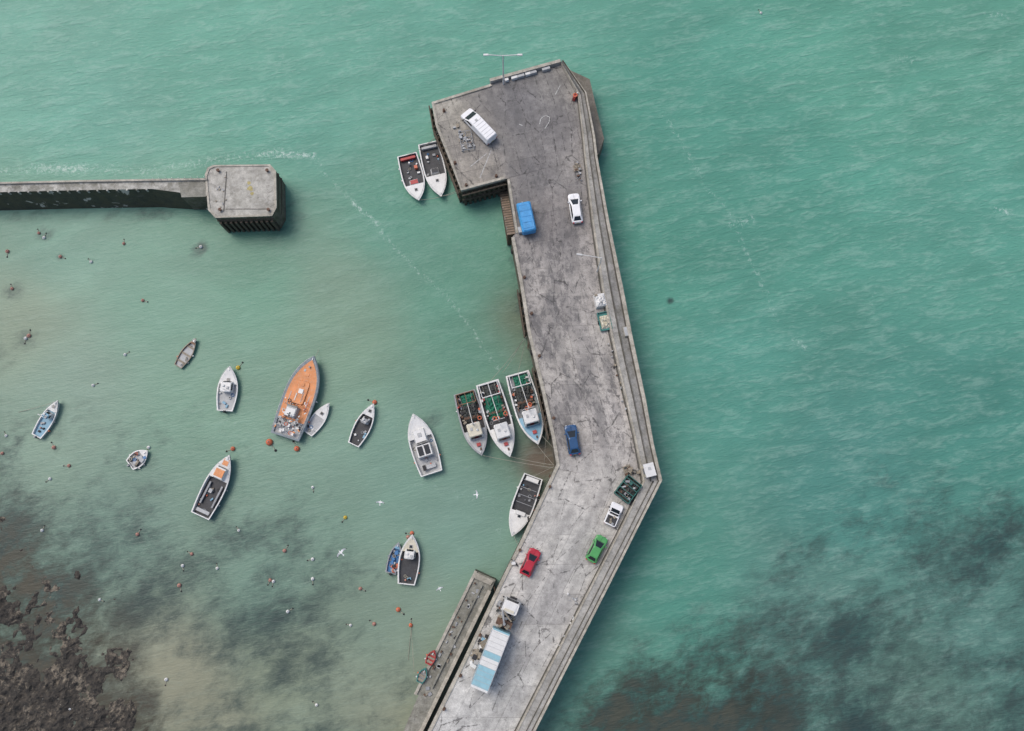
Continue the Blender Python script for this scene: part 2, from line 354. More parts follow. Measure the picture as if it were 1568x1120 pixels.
cpar2=concrete('parapet_step_concrete',base=(.27,.265,.25,1),stain=.55,moss=.3)
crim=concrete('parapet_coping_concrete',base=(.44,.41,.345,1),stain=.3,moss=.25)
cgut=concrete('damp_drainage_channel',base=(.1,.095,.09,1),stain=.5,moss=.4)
cwall=concrete('tidal_wall_concrete',base=(.15,.13,.1,1),stain=.8,moss=.85)
cbw=concrete('breakwater_top_concrete',base=(.45,.44,.4,1),stain=.55,moss=.55)
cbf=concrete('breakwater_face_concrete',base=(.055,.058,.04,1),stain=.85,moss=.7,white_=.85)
cblk=concrete('pierhead_block_concrete',base=(.44,.425,.38,1),stain=.6,moss=.25)
cslip=concrete('landing_quay_concrete',base=(.26,.255,.22,1),stain=.6,moss=.35)
# ------------------------------------------------------------ PIER
secs=[((661,157),(858,96)),((667,192),(884,145)),((690,250),(892,210)),((706,292),(895,242))]
secs2=[((776,273),(895,242)),((789,358),(906,335)),((783,364),(907,342)),((797,440),(921,438)),((808,510),(934,508)),((820,560),(945,560)),((832,610),(957,610)),((845,670),(971,670)),((852,711),(984,738)),((801,820),(944,820)),((766,890),(908,890)),((709,1010),(846,1010)),((655,1119),(790,1119)),((560,1315),(689,1315)),((460,1520),(585,1520))]
dt=[(700,180,166,161,149),(690,260,160,154,143),(735,265,166,159,147),(745,200,138,134,129),(790,180,120,118,117),(850,200,127,124,122),(850,130,150,147,140),(800,150,122,120,119),(820,260,124,121,119),(840,330,138,133,129),(880,250,150,146,141),
(830,430,162,157,151),(900,430,168,163,157),(860,560,170,165,158),(920,560,176,171,164),(880,660,160,155,149),(930,650,176,171,165),(905,730,188,184,177),(850,780,193,190,183),(900,850,180,178,172),(800,880,195,192,186),(830,960,182,180,175),(770,1060,188,187,182),(720,1080,193,192,187),(650,1250,180,178,172)]
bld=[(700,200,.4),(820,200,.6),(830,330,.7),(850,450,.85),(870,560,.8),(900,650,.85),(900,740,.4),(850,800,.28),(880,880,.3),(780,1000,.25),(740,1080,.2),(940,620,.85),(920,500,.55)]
def ribbon(name,secs,vo):
    X=[];Y=[];UVs=[];NA=56;rows=0;al=vo
    for (a,b) in zip(secs[:-1],secs[1:]):
        l0,r0=np.array(S(*a[0],DZ)),np.array(S(*a[1],DZ)); l1,r1=np.array(S(*b[0],DZ)),np.array(S(*b[1],DZ))
        ln=np.linalg.norm((l1+r1-l0-r0)/2); k=max(1,int(ln/.6)); 
        for i in range(k+(1 if b is secs[-1] else 0)):
            t=i/k; L=l0+(l1-l0)*t; Rr=r0+(r1-r0)*t
            s=np.linspace(0,1,NA); X.append(L[0]+(Rr[0]-L[0])*s); Y.append(L[1]+(Rr[1]-L[1])*s)
            wd=np.linalg.norm(Rr-L); UVs.append(np.stack([(s-.5)*wd,np.full(NA,al+ln*t)],1)); rows+=1
        al+=ln
    X=np.concatenate(X)[::-1];Y=np.concatenate(Y)[::-1];UV=np.concatenate(UVs)[::-1]
    o,me=gridmesh(name,X,Y,np.full(X.shape,DZ),NA,rows,cdeck)
    if me.polygons[0].normal.z<0: me.flip_normals()
    colattr(me,'tint',slin(shep(X,Y,dt,DZ,3.0))/EXPO*.97); fattr(me,'blotch',shep(X,Y,bld,DZ,5)[:,0])
    uvl=me.uv_layers.new(name='UVMap'); vi=np.zeros(len(me.loops),dtype=np.int32); me.loops.foreach_get('vertex_index',vi)
    uvl.data.foreach_set('uv',UV[vi].astype(np.float32).ravel())
    return o
pier=bpy.data.objects.new('harbour_pier',None); sc.collection.objects.link(pier)
def child(o): o.parent=pier; return o
child(ribbon('deck_of_pierhead',secs,0)); child(ribbon('deck_of_roadway',secs2,25))
def s2(u,v,z=DZ): return S(u,v,z)[:2]
def lerp(a,b,t): return (a[0]+(b[0]-a[0])*t,a[1]+(b[1]-a[1])*t)
m=MB()
hp=[s2(*a) for a,_ in secs]+[s2(776,273),s2(895,242),s2(892,210),s2(884,145),s2(858,96)]
m.prism(hp,-3,DZ-.02,cwall,cwall)
for (a,b) in zip(secs2[:-1],secs2[1:]):
    m.prism([s2(*a[0]),s2(*a[1]),s2(*b[1]),s2(*b[0])],-3,DZ-.02,cwall,cwall)
child(m.build('quay_wall'))
def strip(m,pl,w0,z0,z1,mt,ms=None,z=DZ):
    ps=[Vector(s2(*p,z)) for p in pl]; n=len(ps); L=[];Rr=[]
    for i,p in enumerate(ps):
        d=(ps[min(i+1,n-1)]-ps[max(i-1,0)]).normalized(); nn=Vector((-d.y,d.x)); L.append(p); Rr.append(p+nn*w0)
    for i in range(n-1): m.prism([L[i],L[i+1],Rr[i+1],Rr[i]],z0,z1,ms or mt,mt)
m=MB()
le=[a for a,_ in secs2[2:]]
strip(m,le,.5,DZ-.5,DZ+.16,crim)
strip(m,[(661,157),(667,192),(690,250),(706,292),(774,274)],.4,DZ-.4,DZ+.16,crim)
strip(m,[(777,275),(790,357)],.35,DZ-.4,DZ+.16,crim)
strip(m,[(661,157),(752,129)],-.4,DZ-.4,DZ+.2,crim)
child(m.build('coping_kerb'))
inn=[(858,96),(884,145),(892,210),(895,242),(906,335),(921,438),(934,508),(945,560),(957,610),(971,670),(984,738),(944,820),(908,890),(846,1010),(790,1119),(689,1315),(585,1520)]
out=[(862,92),(898,142),(911,208),(915,242),(933,340),(954,440),(967,508),(978,560),(989,612),(1001,680),(1014,735),(971,820),(936,890),(875,1010),(820,1119),(721,1315),(617,1520)]
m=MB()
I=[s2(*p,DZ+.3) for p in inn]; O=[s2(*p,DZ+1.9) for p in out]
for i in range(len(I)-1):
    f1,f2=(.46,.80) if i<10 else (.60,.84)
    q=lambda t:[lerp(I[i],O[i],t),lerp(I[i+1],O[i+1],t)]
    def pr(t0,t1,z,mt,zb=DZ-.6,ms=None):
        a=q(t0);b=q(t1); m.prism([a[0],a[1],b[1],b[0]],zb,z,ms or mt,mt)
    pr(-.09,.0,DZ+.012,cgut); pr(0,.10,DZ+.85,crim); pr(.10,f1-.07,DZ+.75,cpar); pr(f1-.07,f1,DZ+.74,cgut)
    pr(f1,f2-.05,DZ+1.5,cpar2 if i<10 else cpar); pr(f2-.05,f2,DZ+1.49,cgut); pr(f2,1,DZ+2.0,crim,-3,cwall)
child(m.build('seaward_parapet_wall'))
m=MB()
pl=[s2(*p,3.2) for p in [(866,104),(903,121),(912,160),(925,212),(917,236),(905,240),(880,140)]]
m.prism(pl,-3,3.2,cwall,concrete('wave_platform_concrete',base=(.2,.18,.15,1),stain=.7,moss=.3),[(p[0]*1.02,p[1]) for p in pl])
child(m.build('wave_breaker_platform'))
m=MB()
a,b=Vector(s2(751,124,DZ+.8)),Vector(s2(859,94,DZ+.8)); d=(b-a).normalized(); nn=Vector((-d.y,d.x)); nn=-nn if nn.y<0 else nn
m.prism([a,b,b+nn*.5,a+nn*.5],-1,DZ+.75,cpar,crim)
for t,l in ((.22,.6),(.33,1.0),(.42,1.2),(.52,.8),(.6,1.0),(.78,1.3)):
    p=a+(b-a)*t-nn*.3; m.box((p.x,p.y,DZ+.3),(l,.4,.58),lgrey if R()>.35 else white,math.atan2(d.y,d.x))
child(m.build('head_parapet_wall'))
def piles(m,a,b,z,n,off=.25,w=.38,mt=timber):
    A=Vector(s2(*a,z));B=Vector(s2(*b,z)); d=(B-A).normalized(); nn=Vector((d.y,-d.x))
    for i in range(n):
        p=A.lerp(B,(i+.5)/n)+nn*off; m.box((p.x,p.y,(z-2)/2+.1-1),(w,w,z+1.6),mt,math.atan2(d.y,d.x))
    for zz in (z-.9,z-2.6):
        c=(A+B)/2+nn*(off+.25); m.box((c.x,c.y,zz),((B-A).length,.2,.35),mt,math.atan2(d.y,d.x))
m=MB()
piles(m,(706,292),(774,274),DZ,9); piles(m,(661,157),(667,192),DZ,4); piles(m,(667,192),(690,250),DZ,7); piles(m,(690,250),(706,292),DZ,5)
piles(m,(797,440),(808,510),DZ,6,.2,.3); piles(m,(820,560),(845,670),DZ,9,.2,.3)
child(m.build('fender_piles'))
m=MB(); n=18; stp=mat('worn_step_timber',(.24,.18,.13),.8,.3,2,.4)
for i in range(n):
    t=i/n; a=Vector(s2(*lerp((777,276),(790,357),t))); b=Vector(s2(*lerp((777,276),(790,357),(i+1)/n)))
    d=(b-a).normalized(); nn=Vector((d.y,-d.x)); z=1.2+(DZ-1.2)*(i+1)/n-.15
    m.prism([a,b,b+nn*1.35,a+nn*1.35],-2,z,rust,stp)
    m.prism([a,a+(b-a)*.3,a+(b-a)*.3+nn*1.35,a+nn*1.35],z-.05,z+.01,timber,timber)
    if i%4==0:
        q=a+nn*1.3; m.cyl((q.x,q.y,z),(q.x,q.y,z+1.05),.035,steel,n=6)
child(m.build('harbour_steps'))
# ------------------------------------------------------------ left breakwater
m=MB()
T1=[s2(*p) for p in [(-160,284),(0,280),(120,277),(245,275),(318,274)]]
T2=[s2(*p) for p in [(-160,297),(0,294),(120,291),(232,289),(318,300)]]
B1=[(p[0],p[1]+1.2) for p in T1]; B2=[s2(*p,0) for p in [(-160,327),(0,323),(120,320),(250,318),(318,322)]]
for i in range(len(T1)-1):
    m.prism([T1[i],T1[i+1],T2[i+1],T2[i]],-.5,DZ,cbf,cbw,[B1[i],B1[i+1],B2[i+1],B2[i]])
    p=[T1[i],T1[i+1]]; m.prism([p[0],p[1],(p[1][0],p[1][1]-.3),(p[0][0],p[0][1]-.3)],DZ-.2,DZ+.35,crim,crim)
for i in range(26):
    p=lerp(T2[0],T2[3],(i+.5)/26); m.box((p[0],p[1]-.05,DZ-.3),(.25,.3,.7),cbw)
for i in range(9):
    p=s2(*lerp((238,276),(316,274),i/8)); m.cyl((p[0],p[1]-.1,DZ),(p[0],p[1]-.1,DZ+1.1),.035,steel,n=6)
m.build('breakwater_wall')
m=MB()
blk=[(314,268),(318,257),(327,253),(414,252),(423,262),(424,318),(417,331),(330,334),(319,322)]
m.prism([s2(*p) for p in blk],-3,DZ,cwall,cblk)
bl2=[s2(*p) for p in blk]
for i in range(len(bl2)):
    a,b=Vector(bl2[i]),Vector(bl2[(i+1)%len(bl2)]); c0=Vector(s2(370,293))
    m.prism([a,b,b.lerp(c0,.06),a.lerp(c0,.06)],DZ-.3,DZ+.14,crim,crim)
piles(m,(424,318),(424,262),DZ,8,-.3); piles(m,(417,331),(330,334),DZ,11,-.3)
ctr=s2(345,293)
m.box((ctr[0],ctr[1],DZ+.01),(.14,6.6,.03),cgut); m.box((ctr[0]+3.5,ctr[1]-2.9,DZ+.012),(6.5,.1,.03),cgut)
ym=mat('yellow_lichen_paint',(.4,.34,.14),.8,.4,2,.6,(.36,.34,.27,1))
for (u,v,r) in [(383,288,.55),(381,280,.35),(386,296,.35)]:
    p=s2(u,v); m.add([(p[0]+r*q*math.cos(a),p[1]+r*q*math.sin(a),DZ+.006) for a,q in [(k*.52,U(.6,1.1)) for k in range(12)]],[tuple(range(12))],ym)
for (u,v) in [(335,262),(410,262),(412,322),(338,322)]:
    p=s2(u,v); m.cyl((p[0],p[1],DZ),(p[0],p[1],DZ+.4),.18,rust,.14); m.cyl((p[0],p[1],DZ+.4),(p[0],p[1],DZ+.5),.26,rust)
for k in range(10):
    p=s2(U(330,350),U(262,325)); m.box((p[0],p[1],DZ+.06),(U(.1,.5),U(.1,.3),.12),random.choice([rust,grey,pallet]),U(0,3))
m.build('breakwater_pierhead_block')
m=MB()
bp=[s2(*p,DZ-.5) for p in [(275,281),(317,279),(317,303),(280,304)]]
m.prism(bp,-2,DZ+.02,cwall,cslip); m.build('breakwater_landing')
# ------------------------------------------------------------ landing quay (lower)
m=MB(); QZ=3.2
q=[(727,873),(759,888),(748,912),(648,1119),(560,1300),(530,1300),(618,1119),(641,1064),(634,1062),(681,966)]
m.prism([s2(*p,QZ) for p in q],-3,QZ,cwall,cslip)
m.prism([s2(*p,QZ) for p in [(729,876),(756,889),(751,896),(725,884)]],QZ-.2,QZ+.3,crim,crim)
strip(m,[(727,873),(634,1062)],.4,QZ-.3,QZ+.25,crim,None,QZ); strip(m,[(737,895),(660,1053)],.25,QZ-.3,QZ+.35,cslip,None,QZ)
strip(m,[(752,905),(648,1119),(560,1300)],-.5,QZ-.3,QZ+.2,crim,None,QZ)
for t in (.05,.2,.35,.5,.65,.8): 
    p=s2(*lerp((725,884),(640,1058),t),QZ); m.cyl((p[0]+.6,p[1],QZ),(p[0]+.6,p[1],QZ+.5),.13,rust)
for k in range(26):
    p=s2(*lerp((735,890),(650,1065),R()),QZ); m.box((p[0]+U(-.8,.9),p[1],QZ+.1),(U(.15,.6),U(.15,.5),.2),random.choice([rust,grey,pallet,dark,lgrey]),U(0,3))
m.build('landing_quay')
# ------------------------------------------------------------ BOATS
def boat(name,stern,bow,bpx,hull=white,gun=white,deck=lgrey,inner=None,zg=.6,dk=.3,sf=.75,fmat=None,house=None,pointy=2.2,trans=.8,seed=1,thw=0,outb=False,gw=.14,extra=None,rub=dark):
    random.seed(seed)
    c,L,rz=frame(stern,bow,zg); Lp=math.hypot(stern[0]-bow[0],stern[1]-bow[1]); B=bpx*L/Lp
    inner=inner or gun; fmat=fmat or gun
    m=MB(); N=20
    def hw(s):
        if s<.42: t=trans+(1-trans)*math.sin(math.pi/2*s/.42)
        else: t=max(0,1-((s-.42)/.58)**pointy)
        return B/2*t
    def zs(s): return zg*(1+.45*s*s-.05*math.sin(s*3.1))
    def ring(fw,fz,xr=1.0,off=0,zabs=None):
        P_=[];Q=[]
        for i in range(N):
            s=(i/(N-1)); s=1-(1-s)**1.25
            x=-L/2+off+(L*xr-off*2.2)*s; y=max(0,hw(s)*fw-off)
            z=zabs if zabs is not None else zs(s)*fz
            P_.append((x,y,z)); Q.append((x,-y,z))
        Q[-1]=(Q[-1][0],-.001,Q[-1][2])
        return P_+Q[::-1]
    r=[ring(.5,0,.86,0,-.5),ring(.84,0,.93,0,0.0),ring(.95,.55,.97),ring(.99,.82,.99),ring(1.03,.86,1.005),ring(1.03,.96,1.005),ring(1.0,1.0,1.0),ring(1.0,1.0,1.0,gw),ring(.97,1.0,.99,gw,dk)]
    m.loft([x[::-1] for x in r],[hull,hull,hull,rub,rub,gun,gun,inner],False)
    def fill(rg,i0,i1,mt):
        n=len(rg)
        for i in range(i0,i1): m.add([rg[i],rg[i+1],rg[n-2-i],rg[n-1-i]],[(3,2,1,0)],mt)
    fill(r[-1],0,N-1,deck)
    fi=int(N*(1-(1-sf)**.8)); 
    if sf<1:
        fd=[(a,b,cc+.03) for a,b,cc in r[7]]; fill(fd,fi,N-1,fmat)
        n=len(fd); a=fd[fi];b=fd[n-1-fi]; m.add([a,b,(b[0],b[1],dk),(a[0],a[1],dk)],[(0,1,2,3)],inner)
        if L>5 and sf>.4:
            xh=-L/2+L*(sf+.06); m.box((xh+.25,0,zs(sf+.05)+.1),(.5,.5,.1),lgrey); m.box((xh+.25,0,zs(sf+.05)+.16),(.38,.38,.03),glass)
    for k in range(thw):
        s=.18+.5*k/max(1,thw-1); m.box((-L/2+L*s,0,zg*.72),(.28,hw(s)*1.85,.05),pallet if seed%2 else inner)
    if outb:
        m.box((-L/2-.1,0,zg+.2),(.35,.3,.35),dark if seed%2 else grey,0,(.8,.8)); m.box((-L/2-.2,0,zg*.3),(.15,.12,1.0),dark)
    if house:
        a,b,fw,hh,roof=house; x0=-L/2+L*a;x1=-L/2+L*b; w_=B*fw; z0=dk if (a+b)/2<sf else zg
        def oz(i0,i1,ws,z): 
            p,f=outline(x0+i0,x1-i1,w_*ws,.22); return [(x,y,z) for x,y in p],f
        g=[oz(0,0,1,z0),oz(0,0,.99,z0+hh*.55),oz(.03,.32,.9,z0+hh*.9)]
        m.loft([g[0][0],g[1][0]],[white]); m.loft([g[1][0],g[2][0]],[glass],False,g[0][1],white)
        g2=[oz(-.08,.26,.93,z0+hh*.9),oz(-.08,.26,.93,z0+hh*.95),oz(.05,.38,.82,z0+hh)]
        m.loft([q[0] for q in g2],[roof,roof],False,None,None,roof)
        zt=z0+hh; cx=(x0+x1)/2
        m.ball((cx,w_*.18,zt+.1),.2,white,(1,1,.5)); m.box((cx-.3,-w_*.2,zt+.05),(.45,.35,.1),lgrey)
        m.cyl((x0+.2,0,zt),(x0+.2,0,zt+1.3),.04,steel,n=6); m.box((x0+.2,0,zt+1.1),(.08,.9,.08),white)
        m.cyl((x0+.3,-w_*.35,zt),(x0+.3,-w_*.35,zt+1.8),.012,dark,n=4)
    nclut=int(L*1.2)
    for k in range(nclut):
        s=U(.06,max(.3,sf-.05)); x=-L/2+L*s; y=U(-.75,.75)*hw(s)
        if house and house[0]-.04<s<house[1]+.04 and abs(y)<B*house[2]/2+.15: continue
        t=R(); z=dk
        if t<.5: m.box((x,y,z+.12),(U(.2,.55),U(.2,.4),.24),random.choice([grey,grey,white,pallet,dark,lgrey,lgrey,ltblue]),U(0,3))
        elif t<.8: m.torus((x,y,z+.07),U(.12,.24),.05,random.choice([rope,rope,blue,grey]),10,5)
        else: m.ball((x,y,z+.13),U(.1,.18),random.choice([orangeb,pinkb,white,dark]),n=8,k=5)
    m.box((L/2-.55,0,zs(.95)+.1),(.3,.12,.12),steel)
    if extra: extra(m,L,B,hw,zg,dk,zs)
    if L>5.5:
        pts=[(-L/2+L*i,max(hw(i)-.1,.02),zs(i)) for i in (.72,.82,.9,.965)]
        for sg in (1,-1):
            pv=None
            for p in pts:
                q=(p[0],p[1]*sg,p[2]); tp=(q[0],q[1],q[2]+.5); m.cyl(q,tp,.02,steel,n=5)
                if pv: m.cyl(pv,tp,.02,steel,n=5)
                pv=tp
    for sg in (1,-1):
        for s in (.25,.5):
            if R()<.6: m.cyl((-L/2+L*s,sg*(hw(s)+.12),zg*.25),(-L/2+L*s,sg*(hw(s)+.12),zg*.85),.1,random.choice([orangeb,white,navy]),n=8)
    return m.build(name,(c.x,c.y,0),rz)
def ex_life(m,L,B,hw,zg,dk,zs):
    # flush orange deck with seams, low trunk cabin, bridge and rescue equipment aft
    p,f=outline(-L*.10,L*.2,B*.42,.4); r0=[(x,y,zg*1.02) for x,y in p]; p2,_=outline(-L*.09,L*.18,B*.36,.4); r1=[(x,y,zg+.4) for x,y in p2]
    m.loft([r0,r1],[orange],False,None,None,orange)
    m.box((L*.06,0,zg+.46),(.7,.7,.12),white); m.box((L*.14,.1,zg+.45),(.5,.5,.1),orange); m.box((-L*.02,.5,zg+.44),(1.2,.12,.08),white); m.box((L*.0,-.5,zg+.44),(1.6,.06,.06),lgrey)
    m.box((L*.27,0,zg*1.26),(.6,.6,.14),orange); m.box((L*.31,.55,zg*1.28),(.4,.3,.16),lgrey); m.cyl((L*.36,0,zg*1.25),(L*.36,0,zg*1.25+.5),.14,grey)
    m.box((-L*.2,.25,zg+.5),(1.8,B*.38,1.1),lgrey,0,(.85,.85)); m.box((-L*.135,.25,zg+.9),(.25,B*.34,.4),glass)
    m.box((-L*.21,.25,zg+1.08),(1.2,B*.28,.08),white)
    for y in (-B*.3,B*.3): m.box((L*.02,y,zg*1.06+.03),(L*.3,.1,.05),lgrey)
    for k in range(60):
        x=U(-L*.45,-L*.06);y=U(-.4,.4)*B
        t=R()
        if t<.55: m.box((x,y,zg+U(.05,.9)),(U(.12,.5),U(.1,.35),U(.1,.25)),random.choice([white,grey,dark,orange,lgrey,orange,white]),U(0,3))
        elif t<.75: m.cyl((x,y,zg),(x+U(-.3,.3),y+U(-.3,.3),zg+U(.6,1.6)),.05,white,n=6)
        else: m.torus((x,y,zg+U(.1,.8)),.24,.06,random.choice([orangeb,white,dark,grey]),12,5)
    m.cyl((-L*.24,0,zg+1.0),(-L*.24,0,zg+3.2),.07,white,n=8); m.box((-L*.24,0,zg+2.2),(.12,1.8,.12),white); m.cyl((-L*.24-.3,.0,zg+1.8),(-L*.24+.3,0,zg+1.8),.12,dark)
    for sg in (1,-1):
        for k in range(10):
            s=.08+.085*k; x=-L/2+L*s; m.cyl((x,sg*(hw(s)-.15),zg),(x,sg*(hw(s)-.15),zs(s)+.75),.022,steel,n=5)
            s_=min(s+.085,.93); m.cyl((x,sg*(hw(s)-.15),zs(s)+.75),(-L/2+L*s_,sg*(hw(s_)-.15),zs(s_)+.75),.02,steel,n=5)
    for (x,y) in ((-L*.44,.9),(-L*.44,-1.0),(-L*.36,.0)):
        m.box((x,y,zg*1.12+.1),(.5,.4,.22),white)
boat('orange_deck_lifeboat',(436,669),(482,546),50,navy,navy,lgrey,None,1.3,1.0,.22,orange,None,2.9,.9,3,extra=ex_life,gw=.3,rub=lgrey)
boat('white_dinghy',(471,664),(505,617),22,white,white,lgrey,None,.6,.42,.55,white,None,2.0,.7,4,thw=1)
boat('white_motor_cruiser',(344,629),(353,561),31,white,white,lgrey,None,.8,.4,.6,white,(.42,.66,.55,1.35,white),2.3,.75,5,outb=True)
boat('light_blue_fishing_skiff',(55,668),(90,613),23,white,white,ltblue,None,.7,.35,.72,white,(.5,.66,.5,1.3,ltblue),2.1,.75,6,outb=True)
boat('wooden_rowing_boat',(272,561),(301,518),19,teal,pallet,lgrey,brown,.5,.25,.8,brown,None,1.9,.7,7,thw=3,gw=.1)
def ex_clut(cols,n=16):
    def f(m,L,B,hw,zg,dk,zs):
        for k in range(n):
            s=U(.08,.72); m.box((-L/2+L*s,U(-.7,.7)*hw(s),dk+U(.1,.5)),(U(.2,.7),U(.2,.6),U(.2,.4)),random.choice(cols),U(0,3))
        for k in range(4):
            s=U(.1,.7); m.torus((-L/2+L*s,U(-.6,.6)*hw(s),dk+.4),.2,.07,random.choice([orangeb,rope,blue]),10,5)
    return f
boat('small_work_dinghy',(198,712),(227,690),26,white,white,lgrey,grey,.5,.25,.7,white,None,2.0,.75,8,thw=1,outb=True,extra=ex_clut([blue,grey,pallet,dark,lgrey],9))
def ex_or(m,L,B,hw,zg,dk,zs):
    m.box((L*.2,0,zg+.45),(L*.2,B*.5,.9),white,0,(.8,.85)); m.box((L*.2,0,zg+.95),(L*.12,B*.4,.1),orange); m.box((L*.29,0,zg+.5),(.12,B*.4,.3),glass,0)
    m.box((L*.38,0,zg*1.3+.05),(L*.1,B*.25,.1),orange); m.box((-L*.42,0,dk+.3),(.5,B*.6,.5),lgrey)
    m.box((-L*.1,B*.1,dk+.3),(.6,.5,.5),lgrey)
    for y in (-B*.28,B*.28): m.box((-L*.15,y,dk+.3),(L*.35,.25,.3),grey)
boat('blue_hulled_fishing_boat',(306,790),(353,697),37,blue,white,ddeck,white,1.1,.5,.6,white,None,2.4,.85,9,extra=ex_or)
boat('open_black_deck_motorboat',(541,681),(573,618),26,white,white,ddeck,grey,.75,.3,.72,white,(.52,.66,.45,1.1,grey),2.1,.7,10)
def ex_wc(m,L,B,hw,zg,dk,zs):
    m.box((-L*.12,0,dk+.85),(L*.2,B*.62,1.5),white,0,(.92,.9)); 
    for sg in(1,-1): m.box((-L*.12,sg*B*.13,dk+1.63),(L*.15,B*.2,.06),glass)
    m.box((-L*.38,0,dk+.3),(.6,B*.5,.5),lgrey); m.cyl((-L*.02,0,zg),(-L*.02,0,zg+2.5),.05,white,n=6)
    m.box((-L*.38,B*.2,dk+.6),(.8,.5,.2),dark)
    m.box((L*.12,0,zg+.35),(L*.24,B*.52,.6),white,0,(.85,.8)); m.box((L*.14,0,zg+.68),(.6,.6,.08),lgrey); m.box((L*.02,0,zg+.6),(.1,B*.4,.3),glass)
boat('white_cabin_cruiser',(661,725),(633,634),39,white,white,lgrey,white,1.2,.6,.58,white,None,2.7,.85,11,extra=ex_wc)
boat('white_rimmed_fishing_boat',(622,895),(632,818),33,white,white,ddeck,white,.9,.4,.66,cream,(.52,.7,.5,1.5,white),2.3,.8,12)
boat('blue_work_punt',(598,878),(611,830),20,navy,grey,blue,grey,.6,.25,.8,ltblue,None,2.4,.85,13,extra=ex_clut([blue,ltblue,grey,dark,white,orangeb],16),outb=True)
def ex_rd(m,L,B,hw,zg,dk,zs):
    m.box((L*.1,0,dk+.35),(L*.12,B*.45,.7),white,0,(.8,.8)); m.box((L*.1,0,dk+.74),(L*.08,B*.35,.08),red)
    m.cyl((-L*.3,0,dk+.2),(-L*.3,0,dk+.9),.15,white); m.box((-L*.42,0,dk+.3),(.4,B*.7,.5),red); m.box((-L*.2,B*.25,dk+.4),(.5,.5,.6),orangeb)
def ex_bk(m,L,B,hw,zg,dk,zs):
    m.box((L*.02,0,dk+.35),(L*.1,B*.4,.7),white,0,(.8,.8)); m.box((L*.02,0,dk+.74),(L*.07,B*.3,.06),ddeck); m.box((-L*.42,0,dk+.3),(.4,B*.7,.5),lgrey)
    m.box((-L*.25,-B*.2,dk+.3),(.5,.4,.4),white); m.cyl((-L*.1,B*.3,dk),(-L*.1,B*.3,dk+1.6),.03,steel,n=5)
boat('red_and_white_angling_boat',(623,236),(642,308),31,white,white,ddeck,grey,.9,.35,.68,white,None,2.8,.9,14,extra=ex_rd)
boat('black_deck_angling_boat',(655,218),(676,302),31,white,white,ddeck,white,.9,.35,.62,white,None,2.8,.9,15,extra=ex_bk)
def trawl(net,frame_,roofc,acc):
    def f(m,L,B,hw,zg,dk,zs):
        m.heap((-L*.18,0,dk+.1),L*.3,B*.72,.9,net,16,.5); m.heap((-L*.38,B*.08,dk+.2),L*.18,B*.6,.7,netdark if net is netgreen else netgreen,12,.5)
        for x in (-L*.46,-L*.3):
            for sg in (1,-1): m.cyl((x,sg*B*.36,dk),(x,sg*B*.36,dk+2.3),.07,frame_,n=6)
            m.cyl((x,-B*.36,dk+2.3),(x,B*.36,dk+2.3),.08,frame_,n=6)
        for sg in (1,-1,0): m.cyl((-L*.46,sg*B*.36,dk+2.3),(-L*.3,sg*B*.36,dk+2.3),.06,frame_,n=6)
        m.cyl((-L*.1,-B*.3,dk+.5),(-L*.1,B*.3,dk+.5),.28,rust,n=12)
        for k in range(22):
            s=U(.08,.5); m.box((-L/2+L*s,random.choice([-1,1])*hw(s)*U(.5,.85),dk+U(.3,.7)),(U(.2,.6),U(.15,.4),U(.2,.5)),random.choice([acc,grey,white,dark,rust,orangeb,lgrey,pallet]),U(0,3))
        m.cyl((L*.03,0,dk+1),(L*.03,0,dk+5.0),.07,white,n=8); m.cyl((L*.03,0,dk+4.2),(-L*.3,0,dk+2.4),.05,white,n=6)
        m.cyl((L*.03,-.9,dk+3.6),(L*.03,.9,dk+3.6),.035,white,n=6)
        for k in range(5): m.torus((-L*.02+U(-.4,.4),U(-.35,.35)*B,zg+.3),.26,.08,random.choice([orangeb,dark]),12,5)
        for k in range(3): m.cyl((-L*.45,B*(.25-.25*k),dk+2.3),(-L*.2,B*(.2-.2*k),dk+.9),.03,rope,n=4)
        m.box((L*.33,0,zs(.85)+.2),(.5,.6,.35),acc); m.box((L*.4,.15,zs(.9)+.12),(.4,.25,.15),rust)
    return f
boat('grey_trawler',(711,600),(738,698),37,lgrey,grey,ddeck,rust,1.5,.7,.6,lgrey,(.52,.74,.6,2.1,cream),3.0,.9,16,extra=trawl(netdark,brown,cream,red),gw=.18)
boat('white_trawler_with_green_net',(746,585),(781,700),39,white,white,ddeck,white,1.5,.7,.6,white,(.58,.78,.58,2.1,white),3.0,.9,17,extra=trawl(netgreen,white,white,red),gw=.18)
boat('blue_hulled_trawler',(792,571),(824,681),40,blue,white,grey,teal,1.7,.9,.6,ltblue,(.55,.74,.6,2.2,white),3.0,.9,18,extra=trawl(netdark,white,white,red),gw=.18,rub=red)
def ex_bw(m,L,B,hw,zg,dk,zs):
    m.box((L*.12,0,zg+.3),(L*.07,B*.5,.6),white,0,(.8,.9)); m.box((-L*.44,0,dk+.4),(.6,B*.6,.6),white); m.cyl((-L*.1,0,dk),(-L*.1,0,dk+1.8),.05,steel,n=6)
    for k in range(4): m.cyl((-L*.4+k*L*.12,-B*.38,zg+.3),(-L*.4+k*L*.12,B*.38,zg+.3),.03,steel,n=5)
boat('black_deck_workboat',(817,729),(784,821),34,white,white,ddeck,lgrey,1.1,.5,.58,white,None,2.8,.88,19,extra=ex_bw)
def quayboat(name,a,b,w_,h_,d_):
    o=boat(name,a,b,w_,h_,h_,d_,None,.5,.2,.85,h_,None,1.9,.7,21,thw=3,gw=.1); o.location.z=QZ+.1
    return o
quayboat('red_rowing_boat',(659,1011),(669,989),14,red,red); quayboat('teal_rowing_boat',(646,1038),(656,1015),14,teal,grey)
